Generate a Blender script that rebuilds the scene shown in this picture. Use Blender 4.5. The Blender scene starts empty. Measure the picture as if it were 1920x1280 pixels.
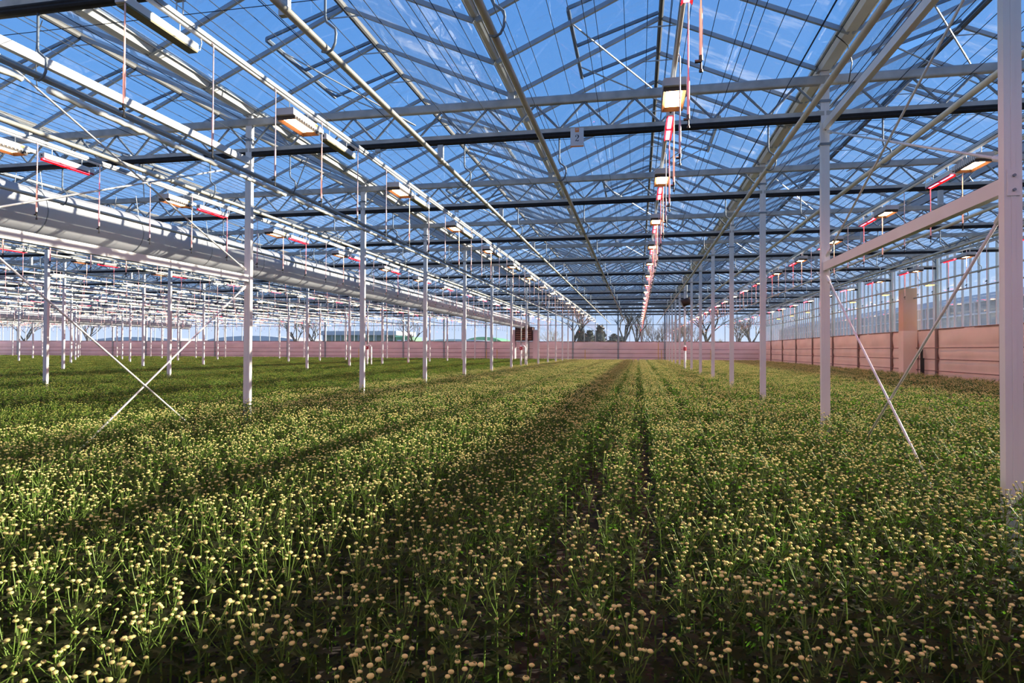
import bpy, math, random
from mathutils import Vector, Matrix

random.seed(7)
SC = bpy.context.scene
COL = SC.collection
R = math.radians

# ------------------------------------------------------------------ camera
F_PX, YAW, PITCH, ROLL = 1183.84, 0.196973, 0.013259, -0.004031
CAM_Z = 1.5
cam_data = bpy.data.cameras.new('camera')
cam_data.sensor_width = 36.0
cam_data.lens = F_PX / 1920.0 * 36.0
cam_data.clip_end = 600.0
cam = bpy.data.objects.new('camera', cam_data)
COL.objects.link(cam)
_fwd = Vector((-math.sin(YAW) * math.cos(PITCH), math.cos(YAW) * math.cos(PITCH), math.sin(PITCH)))
_right = Vector((math.cos(YAW), math.sin(YAW), 0.0))
_up = _right.cross(_fwd)
_cr, _sr = math.cos(ROLL), math.sin(ROLL)
_r2 = _right * _cr - _up * (-_sr) * -1.0
_r2 = _right * _cr - _up * _sr
_u2 = _right * _sr + _up * _cr
_m = Matrix((( _r2.x, _u2.x, -_fwd.x, 0.0), (_r2.y, _u2.y, -_fwd.y, 0.0), (_r2.z, _u2.z, -_fwd.z, CAM_Z), (0, 0, 0, 1)))
cam.matrix_world = _m
SC.camera = cam


def project(p):
    v = Vector(p) - Vector((0, 0, CAM_Z))
    d = v.dot(_fwd)
    if d < 0.05:
        return None
    return 960 + F_PX * v.dot(_r2) / d, 640 - F_PX * v.dot(_u2) / d, d


def in_view(pts, margin=150):
    """True when a segment / point set could show in the frame (with room for a step to the side)."""
    q = [project(p) for p in pts]
    q = [a for a in q if a]
    if not q:
        return False
    xs = [a[0] for a in q]; ys = [a[1] for a in q]
    return max(xs) > -margin and min(xs) < 1920 + margin and max(ys) > -margin and min(ys) < 1280 + margin


# ------------------------------------------------------------------ sky, sun, exposure
SUN_EL, SUN_AZ = R(19.5), R(24.0)          # azimuth measured from +X towards +Y
world = bpy.data.worlds.new('sky')
SC.world = world
world.use_nodes = True
wn, wl = world.node_tree.nodes, world.node_tree.links
wn.clear()
wo = wn.new('ShaderNodeOutputWorld')
wb = wn.new('ShaderNodeBackground')
# clear winter sky: pale at the horizon, deep blue overhead, the same all the way round
wtc = wn.new('ShaderNodeTexCoord')
wsp = wn.new('ShaderNodeSeparateXYZ')
wl.new(wtc.outputs['Generated'], wsp.inputs['Vector'])
wr_ = wn.new('ShaderNodeValToRGB')
_st = ((0.0, (0.60, 0.70, 0.88)), (0.06, (0.44, 0.60, 0.87)), (0.16, (0.25, 0.46, 0.84)), (0.32, (0.145, 0.36, 0.78)), (0.60, (0.085, 0.26, 0.66)), (1.0, (0.055, 0.18, 0.52)))
while len(wr_.color_ramp.elements) < len(_st):
    wr_.color_ramp.elements.new(0.5)
for _e, (_p, _c) in zip(wr_.color_ramp.elements, _st):
    _e.position = _p
    _e.color = (*_c, 1)
wl.new(wsp.outputs['Z'], wr_.inputs['Fac'])
wb.inputs['Strength'].default_value = 1.0
wl.new(wr_.outputs['Color'], wb.inputs['Color'])
wl.new(wb.outputs['Background'], wo.inputs['Surface'])

sun_data = bpy.data.lights.new('sun', 'SUN')
sun_data.energy = 13.0
sun_data.color = (1.0, 0.88, 0.68)
sun_data.angle = R(0.6)
sun = bpy.data.objects.new('sun', sun_data)
COL.objects.link(sun)
_sd = Vector((math.cos(SUN_EL) * math.cos(SUN_AZ), math.cos(SUN_EL) * math.sin(SUN_AZ), math.sin(SUN_EL)))
sun.rotation_euler = (-_sd).to_track_quat('-Z', 'Y').to_euler()
sun.location = (40, 20, 20)

SC.view_settings.view_transform = 'Standard'
SC.view_settings.look = 'None'
SC.view_settings.exposure = 0.3
SC.view_settings.gamma = 1.0
SC.view_settings.use_curve_mapping = False
SC.cycles.transparent_max_bounces = 28
SC.cycles.max_bounces = 4
SC.cycles.diffuse_bounces = 2
SC.cycles.glossy_bounces = 2
SC.cycles.use_denoising = True
SC.cycles.adaptive_threshold = 0.06
SC.cycles.sample_clamp_indirect = 6.0

# ------------------------------------------------------------------ materials
MATS = {}


def new_mat(name):
    m = bpy.data.materials.new(name)
    m.use_nodes = True
    m.node_tree.nodes.clear()
    MATS[name] = m
    return m, m.node_tree.nodes, m.node_tree.links


def solid(name, col, rough=0.5, metal=0.0, var=0.12, scale=3.0, bump=0.0, col2=None, spec=0.5):
    """Principled surface whose colour wanders between two tones with object-space noise."""
    m, n, l = new_mat(name)
    o = n.new('ShaderNodeOutputMaterial')
    b = n.new('ShaderNodeBsdfPrincipled')
    t = n.new('ShaderNodeTexCoord')
    z = n.new('ShaderNodeTexNoise')
    z.inputs['Scale'].default_value = scale
    z.inputs['Detail'].default_value = 5
    l.new(t.outputs['Object'], z.inputs['Vector'])
    r = n.new('ShaderNodeValToRGB')
    c2 = col2 or tuple(c * (1 - var * 2) for c in col)
    r.color_ramp.elements[0].position = 0.3
    r.color_ramp.elements[1].position = 0.65
    r.color_ramp.elements[0].color = (*c2, 1)
    r.color_ramp.elements[1].color = (*col, 1)
    l.new(z.outputs['Fac'], r.inputs['Fac'])
    l.new(r.outputs['Color'], b.inputs['Base Color'])
    b.inputs['Roughness'].default_value = rough
    b.inputs['Metallic'].default_value = metal
    b.inputs['Specular IOR Level'].default_value = spec
    if bump:
        bp = n.new('ShaderNodeBump')
        bp.inputs['Strength'].default_value = bump
        bp.inputs['Distance'].default_value = 0.02
        l.new(z.outputs['Fac'], bp.inputs['Height'])
        l.new(bp.outputs['Normal'], b.inputs['Normal'])
    l.new(b.outputs['BSDF'], o.inputs['Surface'])
    return m


def emitter(name, col, strength):
    m, n, l = new_mat(name)
    o = n.new('ShaderNodeOutputMaterial')
    e = n.new('ShaderNodeEmission')
    e.inputs['Color'].default_value = (*col, 1)
    e.inputs['Strength'].default_value = strength
    l.new(e.outputs['Emission'], o.inputs['Surface'])
    return m


def glass(name, tint, haze_col, haze_lo, haze_hi, scale, stretch=(1, 1, 1), ior=1.5):
    """Thin pane: clear transmission, Fresnel mirror, and a thin dust film with painted reflection smears."""
    m, n, l = new_mat(name)
    o = n.new('ShaderNodeOutputMaterial')
    tr = n.new('ShaderNodeBsdfTransparent')
    tr.inputs['Color'].default_value = (*tint, 1)
    gl = n.new('ShaderNodeBsdfGlossy')
    gl.inputs['Roughness'].default_value = 0.03
    # thin-sheet reflectance (Schlick), the same from either side of the pane
    ge = n.new('ShaderNodeNewGeometry')
    dt = n.new('ShaderNodeVectorMath'); dt.operation = 'DOT_PRODUCT'
    l.new(ge.outputs['Incoming'], dt.inputs[0]); l.new(ge.outputs['Normal'], dt.inputs[1])
    ab = n.new('ShaderNodeMath'); ab.operation = 'ABSOLUTE'
    l.new(dt.outputs['Value'], ab.inputs[0])
    iv = n.new('ShaderNodeMath'); iv.operation = 'SUBTRACT'; iv.inputs[0].default_value = 1.0; iv.use_clamp = True
    l.new(ab.outputs[0], iv.inputs[1])
    pw = n.new('ShaderNodeMath'); pw.operation = 'POWER'; pw.inputs[1].default_value = 5.0
    l.new(iv.outputs[0], pw.inputs[0])
    fr = n.new('ShaderNodeMath'); fr.operation = 'MULTIPLY_ADD'; fr.inputs[1].default_value = 0.92; fr.inputs[2].default_value = 0.07
    l.new(pw.outputs[0], fr.inputs[0])
    mx = n.new('ShaderNodeMixShader')
    l.new(fr.outputs[0], mx.inputs['Fac'])
    l.new(tr.outputs['BSDF'], mx.inputs[1])
    l.new(gl.outputs['BSDF'], mx.inputs[2])
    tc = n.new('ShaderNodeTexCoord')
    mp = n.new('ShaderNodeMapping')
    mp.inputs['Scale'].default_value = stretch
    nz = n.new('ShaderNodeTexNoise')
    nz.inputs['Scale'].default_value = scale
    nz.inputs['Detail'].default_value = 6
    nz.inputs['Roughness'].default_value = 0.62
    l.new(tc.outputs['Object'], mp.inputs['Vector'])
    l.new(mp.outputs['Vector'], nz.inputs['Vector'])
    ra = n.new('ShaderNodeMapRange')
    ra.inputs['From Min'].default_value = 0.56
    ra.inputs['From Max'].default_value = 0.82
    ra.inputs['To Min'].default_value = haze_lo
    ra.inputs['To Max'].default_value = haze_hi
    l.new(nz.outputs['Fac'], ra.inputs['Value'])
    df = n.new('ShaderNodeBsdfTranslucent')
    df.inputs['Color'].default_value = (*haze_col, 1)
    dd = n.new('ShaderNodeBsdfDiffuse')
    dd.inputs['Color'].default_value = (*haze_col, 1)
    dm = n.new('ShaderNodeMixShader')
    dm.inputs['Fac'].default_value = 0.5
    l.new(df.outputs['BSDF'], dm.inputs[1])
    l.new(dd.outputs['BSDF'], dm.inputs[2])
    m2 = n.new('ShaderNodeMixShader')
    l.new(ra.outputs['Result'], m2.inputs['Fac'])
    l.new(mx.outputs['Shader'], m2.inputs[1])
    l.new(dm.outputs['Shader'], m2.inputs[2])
    l.new(m2.outputs['Shader'], o.inputs['Surface'])
    return m


def leafy(name, c1, c2, trans, tcol, rough=0.5):
    """Thin plant tissue: reflects one tone, lets the sun glow through in another."""
    m, n, l = new_mat(name)
    o = n.new('ShaderNodeOutputMaterial')
    b = n.new('ShaderNodeBsdfPrincipled')
    b.inputs['Roughness'].default_value = rough
    b.inputs['Specular IOR Level'].default_value = 0.18
    oi = n.new('ShaderNodeObjectInfo')
    tc = n.new('ShaderNodeTexCoord')
    nz = n.new('ShaderNodeTexNoise')
    nz.inputs['Scale'].default_value = 14.0
    l.new(tc.outputs['Object'], nz.inputs['Vector'])
    ad = n.new('ShaderNodeMath')
    ad.operation = 'MULTIPLY_ADD'
    ad.inputs[1].default_value = 0.45
    l.new(oi.outputs['Random'], ad.inputs[0])
    sb = n.new('ShaderNodeMath'); sb.operation = 'SUBTRACT'; sb.inputs[1].default_value = 0.22
    l.new(nz.outputs['Fac'], sb.inputs[0])
    l.new(sb.outputs[0], ad.inputs[2])
    mx = n.new('ShaderNodeMix'); mx.data_type = 'RGBA'
    mx.inputs['A'].default_value = (*c1, 1)
    mx.inputs['B'].default_value = (*c2, 1)
    l.new(ad.outputs[0], mx.inputs['Factor'])
    l.new(mx.outputs['Result'], b.inputs['Base Color'])
    t = n.new('ShaderNodeBsdfTranslucent')
    t.inputs['Color'].default_value = (*tcol, 1)
    ms = n.new('ShaderNodeMixShader')
    ms.inputs['Fac'].default_value = trans
    l.new(b.outputs['BSDF'], ms.inputs[1])
    l.new(t.outputs['BSDF'], ms.inputs[2])
    l.new(ms.outputs['Shader'], o.inputs['Surface'])
    return m


M_POST = solid('white_painted_steel', (0.80, 0.79, 0.80), 0.42, 0.0, 0.05, 1.2)
M_GALV = solid('galvanised_steel', (0.50, 0.52, 0.54), 0.42, 0.55, 0.1, 6.0)
M_CHORD = solid('weathered_galvanised_chord', (0.50, 0.49, 0.47), 0.5, 0.3, 0.16, 5.0)
M_WEB = solid('dull_galvanised_web', (0.22, 0.26, 0.31), 0.5, 0.3, 0.1, 6.0)
M_BLACK = solid('black_screen_cloth', (0.016, 0.015, 0.017), 0.85, 0.0, 0.2, 20.0)
M_GUTTER = solid('pale_gutter_metal', (0.84, 0.84, 0.82), 0.45, 0.0, 0.06, 3.0)
M_RIDGE = solid('dull_ridge_metal', (0.13, 0.13, 0.13), 0.6, 0.2, 0.1, 4.0)
M_BAR = solid('glazing_bar_metal', (0.36, 0.41, 0.47), 0.45, 0.4, 0.08, 4.0)
M_ALU = solid('aluminium', (0.62, 0.64, 0.67), 0.35, 0.55, 0.08, 4.0)
M_PIPE = solid('cream_painted_pipe', (0.72, 0.69, 0.60), 0.35, 0.1, 0.1, 3.0)
M_GPIPE = solid('grey_pipe', (0.36, 0.37, 0.36), 0.4, 0.3, 0.1, 3.0)
M_WHITE = solid('white_plastic', (0.84, 0.84, 0.83), 0.4, 0.0, 0.04, 2.0)
M_HOSE = solid('white_film_hose', (0.88, 0.88, 0.86), 0.55, 0.0, 0.06, 9.0, bump=0.5)
M_DROP = solid('pale_hose', (0.84, 0.58, 0.62), 0.4, 0.0, 0.04, 4.0)
M_NOZZLE = solid('black_plastic', (0.012, 0.012, 0.013), 0.4, 0.0, 0.1, 6.0)
M_ROD = solid('white_rod', (0.78, 0.76, 0.76), 0.35, 0.2, 0.06, 3.0)
M_WIRE = solid('dark_wire', (0.016, 0.024, 0.045), 0.6, 0.0, 0.05, 1.0, spec=0.2)
M_SKIRT = solid('pink_lit_wall_film', (0.88, 0.74, 0.77), 0.55, 0.0, 0.07, 0.9, bump=0.4)  # whitish film with the lamps' pink glow put into its colour
M_SKIRT_R = solid('salmon_lit_wall_film', (0.95, 0.72, 0.58), 0.55, 0.0, 0.07, 0.9, bump=0.4)  # same film, the lamps' orange-pink glow put into its colour
M_COLUMN = solid('orange_lit_column', (0.72, 0.45, 0.36), 0.5, 0.0, 0.1, 1.1, col2=(0.70, 0.42, 0.20))  # orange lamp light on the casing painted into both tones
M_DARKPOST = solid('dark_brown_post', (0.25, 0.16, 0.13), 0.6, 0.1, 0.12, 2.0)  # dark brown tone for the wall post feet
M_WALLPOST = solid('blue_grey_post', (0.36, 0.42, 0.47), 0.5, 0.3, 0.1, 2.0)
M_RUST = solid('brown_rail', (0.30, 0.16, 0.11), 0.6, 0.1, 0.2, 5.0)
M_YELLOW = solid('yellow_pipe', (0.75, 0.50, 0.08), 0.5, 0.0, 0.06, 4.0)
M_SOIL = solid('dark_soil', (0.035, 0.024, 0.020), 0.95, 0.0, 0.25, 6.0, bump=0.6)
M_TURF = solid('winter_turf', (0.10, 0.13, 0.05), 0.95, 0.0, 0.2, 0.4)
M_CONCRETE = solid('insulated_panel', (0.42, 0.38, 0.38), 0.7, 0.0, 0.08, 1.0)
M_ORANGE = solid('orange_print', (0.80, 0.24, 0.04), 0.5, 0.0, 0.03, 8.0)
M_SIGN = solid('sign_plate', (0.66, 0.68, 0.74), 0.45, 0.0, 0.03, 3.0)
M_INK = solid('black_print', (0.012, 0.014, 0.03), 0.5, 0.0, 0.02, 3.0)
M_REFLECTOR = solid('dark_copper_reflector', (0.085, 0.055, 0.04), 0.5, 0.0, 0.08, 14.0)
M_LAMPGREY = solid('grey_lamp_casing', (0.60, 0.57, 0.60), 0.42, 0.1, 0.05, 3.0)
M_OLIVE = solid('olive_diffuser', (0.20, 0.18, 0.09), 0.4, 0.0, 0.1, 14.0)
M_REDBODY = solid('red_lens_tray', (0.62, 0.04, 0.08), 0.35, 0.0, 0.1, 8.0)
M_BARK = solid('dark_bark', (0.045, 0.038, 0.032), 0.9, 0.0, 0.2, 3.0)
M_TWIG = solid('brown_twigs', (0.20, 0.14, 0.10), 0.9, 0.0, 0.2, 2.0)
M_TWIGTAN = solid('tan_twigs', (0.36, 0.29, 0.17), 0.9, 0.0, 0.2, 2.0)
M_CONIFER = solid('dark_conifer', (0.022, 0.036, 0.020), 0.9, 0.0, 0.25, 2.0)
M_GREENGLASS = solid('green_office_glass', (0.03, 0.16, 0.13), 0.15, 0.2, 0.2, 0.4)
M_GREENCLAD = solid('green_cladding', (0.16, 0.45, 0.20), 0.5, 0.0, 0.06, 0.5)
M_PALECLAD = solid('pale_cladding', (0.62, 0.66, 0.72), 0.5, 0.0, 0.05, 0.4)
M_NEIGH = solid('blue_grey_glazing', (0.13, 0.17, 0.23), 0.3, 0.1, 0.25, 0.5)
M_MACHINE = solid('brown_machine', (0.09, 0.05, 0.04), 0.6, 0.3, 0.2, 4.0)
M_HPS = emitter('sodium_lamp_glow', (1.0, 0.47, 0.19), 70.0)
M_LED = emitter('red_led_glow', (1.0, 0.020, 0.032), 58.0)
M_YLAMP = emitter('yellow_lamp_glow', (1.0, 0.68, 0.12), 4.0)
M_GLASS = glass('roof_glass', (0.90, 0.94, 0.97), (0.80, 0.86, 0.95), 0.015, 0.42, 1.1, (0.5, 2.2, 1.0))  # pale haze patches painted in for bright reflections on the panes
M_WALLGLASS = glass('wall_glass', (0.84, 0.89, 0.92), (0.75, 0.82, 0.90), 0.05, 0.16, 0.7, (1, 0.6, 1.6))
M_ENDGLASS = glass('end_wall_glass', (0.92, 0.94, 0.97), (0.85, 0.88, 0.95), 0.02, 0.06, 0.7)

M_DUCT = leafy('grey_duct_film', (0.60, 0.61, 0.66), (0.66, 0.67, 0.71), 0.42, (0.64, 0.64, 0.69), 0.42)
M_LEAF = leafy('chrysanthemum_leaf', (0.027, 0.024, 0.010), (0.038, 0.043, 0.014), 0.40, (0.15, 0.38, 0.03), 0.62)
M_STEM = leafy('green_stem', (0.13, 0.22, 0.035), (0.22, 0.33, 0.07), 0.15, (0.30, 0.45, 0.06))
M_BUD = leafy('cream_bud', (0.84, 0.74, 0.24), (0.90, 0.81, 0.33), 0.2, (0.85, 0.75, 0.25), 0.6)
M_CALYX = leafy('green_calyx', (0.32, 0.42, 0.06), (0.42, 0.50, 0.09), 0.15, (0.4, 0.5, 0.08))
M_GREENBUD = leafy('unripe_green_bud', (0.42, 0.50, 0.09), (0.66, 0.66, 0.18), 0.2, (0.45, 0.6, 0.08))
M_DIMPLE = leafy('bud_eye', (0.14, 0.15, 0.03), (0.22, 0.22, 0.04), 0.0, (0.2, 0.2, 0.03))


# ------------------------------------------------------------------ mesh helpers
class MB:
    def __init__(s):
        s.v, s.f, s.mi = [], [], []

    def face(s, idx, mi=0):
        s.f.append(idx); s.mi.append(mi)

    def box(s, x0, x1, y0, y1, z0, z1, mi=0):
        b = len(s.v)
        s.v += [(x0, y0, z0), (x1, y0, z0), (x1, y1, z0), (x0, y1, z0), (x0, y0, z1), (x1, y0, z1), (x1, y1, z1), (x0, y1, z1)]
        for q in ((3, 2, 1, 0), (4, 5, 6, 7), (0, 1, 5, 4), (1, 2, 6, 5), (2, 3, 7, 6), (3, 0, 4, 7)):
            s.face([b + i for i in q], mi)
        return s

    def path(s, pts, rad, sides=6, mi=0, caps=True):
        """Round tube through points; rad is a number or one per point."""
        pts = [Vector(p) for p in pts]
        rads = rad if isinstance(rad, (list, tuple)) else [rad] * len(pts)
        rings = []
        ref = None
        for i, p in enumerate(pts):
            d = (pts[min(i + 1, len(pts) - 1)] - pts[max(i - 1, 0)]).normalized()
            if ref is None:
                ref = Vector((0, 0, 1)) if abs(d.z) < 0.9 else Vector((1, 0, 0))
            a = d.cross(ref).normalized()
            bb = a.cross(d).normalized()
            ref = bb
            base = len(s.v)
            for k in range(sides):
                t = 2 * math.pi * (k + 0.5) / sides
                q = p + (a * math.cos(t) + bb * math.sin(t)) * rads[i]
                s.v.append(tuple(q))
            rings.append(base)
        for i in range(len(rings) - 1):
            for k in range(sides):
                k2 = (k + 1) % sides
                s.face([rings[i] + k, rings[i] + k2, rings[i + 1] + k2, rings[i + 1] + k], mi)
        if caps:
            s.face([rings[0] + k for k in range(sides)][::-1], mi)
            s.face([rings[-1] + k for k in range(sides)], mi)
        return s

    def prism(s, poly, axis, a0, a1, mi=0):
        """Extrude a 2D polygon along an axis ('x': poly is (y,z); 'y': poly is (x,z); 'z': poly is (x,y))."""
        b = len(s.v)
        n = len(poly)
        for a in (a0, a1):
            for p, q in poly:
                s.v.append((a, p, q) if axis == 'x' else (p, a, q) if axis == 'y' else (p, q, a))
        s.face([b + i for i in range(n)], mi)
        s.face([b + n + i for i in range(n)][::-1], mi)
        for i in range(n):
            j = (i + 1) % n
            s.face([b + i, b + n + i, b + n + j, b + j], mi)
        return s

    def quad(s, a, b, c, d, mi=0):
        k = len(s.v)
        s.v += [tuple(a), tuple(b), tuple(c), tuple(d)]
        s.face([k, k + 1, k + 2, k + 3], mi)
        return s

    def mesh(s, name, mats, smooth=False):
        me = bpy.data.meshes.new(name)
        me.from_pydata(s.v, [], s.f)
        for m in (mats if isinstance(mats, (list, tuple)) else [mats]):
            me.materials.append(m)
        if any(s.mi):
            me.polygons.foreach_set('material_index', s.mi)
        if smooth:
            me.polygons.foreach_set('use_smooth', [True] * len(s.f))
        me.update()
        return me

    def build(s, name, mats, parent=None, loc=None, smooth=False):
        return link(name, s.mesh(name, mats, smooth), parent, loc)


def link(name, data, parent=None, loc=None):
    o = bpy.data.objects.new(name, data)
    COL.objects.link(o)
    if parent:
        o.parent = parent
    if loc:
        o.location = loc
    return o


def empty(name, loc=(0, 0, 0)):
    o = link(name, None, None, loc)
    o.empty_display_size = 0.1
    return o


def tag(o, label, cat, group=None, kind=None):
    o['label'] = label
    if cat:
        o['category'] = cat
    if group:
        o['group'] = group
    if kind:
        o['kind'] = kind
    return o


ORD = ['first', 'second', 'third', 'fourth', 'fifth', 'sixth', 'seventh', 'eighth', 'ninth', 'tenth', 'eleventh', 'twelfth',
       'thirteenth', 'fourteenth', 'fifteenth', 'sixteenth', 'seventeenth', 'eighteenth', 'nineteenth', 'twentieth']
for _t in ('twenty', 'thirty', 'forty', 'fifty', 'sixty'):
    ORD += [_t + '-' + ORD[_i] for _i in range(9)] + [{'twenty': 'thirtieth', 'thirty': 'fortieth', 'forty': 'fiftieth', 'fifty': 'sixtieth', 'sixty': 'seventieth'}[_t]]

# ------------------------------------------------------------------ greenhouse grid
XR = 2.286                                   # post row right of the centre path
YK = lambda k: 8.4765 + 4.0 * (k - 1)        # frame k
K_FAR = 13
Y_FAR = YK(K_FAR)
Y_BACK = YK(-2)
X_WALL = XR + 8.0
N_ROWS = 10
X_LEFT = XR - 8.0 * (N_ROWS - 1)
H = CAM_Z
Z_GUT, Z_RIDGE = H + 3.56, H + 4.42
Z_TOP, Z_BOT = H + 3.39, H + 2.94            # chord centres
Z_PIPE, Z_RAIL, Z_LAMP = H + 2.33, H + 2.66, H + 2.46
ROWS = [XR - 8.0 * m for m in range(0, N_ROWS - 1)]          # free-standing post rows
GUTTERS = [X_WALL - 4.0 * i for i in range(0, int((X_WALL - X_LEFT) / 4.0) + 1)]
RIDGES = [g - 2.0 for g in GUTTERS[:-1]]
ROW_NAMES = ['the row right of the centre path', 'the first row left of the path', 'the second row left of the path',
             'the third row left of the path', 'the fourth row left of the path', 'the fifth row left of the path',
             'the sixth row left of the path', 'the seventh row left of the path', 'the eighth row left of the path',
             'the ninth row left of the path']

# ------------------------------------------------------------------ floor and land outside
g = MB(); g.quad((X_LEFT - 1, Y_BACK - 2, 0), (X_WALL + 0.2, Y_BACK - 2, 0), (X_WALL + 0.2, Y_FAR + 0.2, 0), (X_LEFT - 1, Y_FAR + 0.2, 0))
tag(g.build('floor', M_SOIL), 'dark bare soil of the greenhouse beds', None, kind='structure')
g = MB(); g.quad((-400, -60, -0.03), (400, -60, -0.03), (400, 420, -0.03), (-400, 420, -0.03))
tag(g.build('ground_outside', M_TURF), 'winter grass outside the greenhouse', None, kind='structure')

# ------------------------------------------------------------------ roof: panes, bars, ridges, vents
roof = tag(empty('ceiling'), 'glass roof of many small ridges over the crop', None, kind='structure')
vents = {}                                   # (ridge index, side) -> list of first-bar indices


def bar_y(j):
    return YK(-2) + 1.0 * j


NB = int(round((Y_FAR - YK(-2)) / 1.0))
VENT_LEN = 2
for ri in range(len(RIDGES)):
    for side in (-1, 1):
        s = set()
        for j in range(NB):
            if side == -1 and j % 8 == 3:
                s.add(j)
            if side == 1 and j % 8 == 7:
                s.add(j)
        vents[(ri, side)] = s


def is_vent(ri, side, j):
    s = vents[(ri, side)]
    return j in s or (j - 1) in s


def slope_pt(ri, side, t, y, dz=0.0):
    """t: 0 at the ridge, 1 at the gutter."""
    return Vector((RIDGES[ri] + side * (0.03 + 1.90 * t), y, Z_RIDGE - 0.03 + (Z_GUT + 0.02 - Z_RIDGE) * t + dz))


pane_list, bar_list = [], []
for ri in range(len(RIDGES)):
    for side in (-1, 1):
        for j in range(NB):
            t0 = 0.56 if is_vent(ri, side, j) else 0.0
            a, b = slope_pt(ri, side, t0, bar_y(j) + 0.015), slope_pt(ri, side, t0, bar_y(j + 1) - 0.015)
            c, d = slope_pt(ri, side, 1, bar_y(j + 1) - 0.015), slope_pt(ri, side, 1, bar_y(j) + 0.015)
            mid = (a + b + c + d) / 4
            q = project(mid)
            vis = in_view([a, b, c, d], 40)
            pane_list.append((q[2] if (q and vis) else 1e3 + (mid - Vector((0, 0, H))).length, a, b, c, d))
        for j in range(NB + 1):
            p, e = slope_pt(ri, side, 0, bar_y(j), -0.02), slope_pt(ri, side, 1.03, bar_y(j), -0.02)
            q = project((p + e) / 2)
            vis = in_view([p, e], 40)
            bar_list.append((q[2] if (q and vis) else 1e3 + ((p + e) / 2 - Vector((0, 0, H))).length, p, e))
pane_list.sort(key=lambda t: t[0])
bar_list.sort(key=lambda t: t[0])
rest = MB()
for i, (d_, a, b, c, d) in enumerate(pane_list):
    if i < 300 and d_ < 1e3:
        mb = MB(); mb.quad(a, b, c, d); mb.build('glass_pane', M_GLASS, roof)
    else:
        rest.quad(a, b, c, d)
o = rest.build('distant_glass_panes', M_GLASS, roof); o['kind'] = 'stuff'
rest = MB()


def bar_box(mb, p, e, w=0.022, h=0.05):
    n = Vector((-(e.z - p.z), 0, (e.x - p.x))).normalized() * h * 0.5
    y = Vector((0, w, 0))
    k = len(mb.v)
    for q in (p, e):
        for sgn in ((-1, -1), (1, -1), (1, 1), (-1, 1)):
            mb.v.append(tuple(q + y * sgn[0] * 0.9 + n * sgn[1]))
    for i in range(4):
        jx = (i + 1) % 4
        mb.face([k + i, k + jx, k + 4 + jx, k + 4 + i])
    mb.face([k + 3, k + 2, k + 1, k]); mb.face([k + 4, k + 5, k + 6, k + 7])


for i, (d_, p, e) in enumerate(bar_list):
    if i < 300 and d_ < 1e3:
        mb = MB(); bar_box(mb, p, e); mb.build('glazing_bar', M_BAR, roof)
    else:
        bar_box(rest, p, e)
o = rest.build('distant_glazing_bars', M_BAR, roof); o['kind'] = 'stuff'
for ri, x in enumerate(RIDGES):
    mb = MB()
    mb.prism([(x - 0.032, Z_RIDGE - 0.05), (x - 0.014, Z_RIDGE - 0.07), (x + 0.014, Z_RIDGE - 0.07), (x + 0.032, Z_RIDGE - 0.05), (x + 0.02, Z_RIDGE + 0.02), (x - 0.02, Z_RIDGE + 0.02)], 'y', Y_BACK, Y_FAR)
    mb.build('ridge_bar', M_RIDGE, roof)
# small tie plates under the ridge at each near bar
for ri, x in enumerate(RIDGES):
    if x < -9 or x > 9:
        continue
    for j in range(NB):
        y = bar_y(j)
        if y > 22 or not in_view([(x, y, Z_RIDGE)], 30):
            continue
        mb = MB(); mb.path([(x - 0.2, y, Z_RIDGE - 0.155), (x + 0.2, y, Z_RIDGE - 0.155)], 0.009, 4)
        mb.build('ridge_tie', M_GALV, roof)

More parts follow.
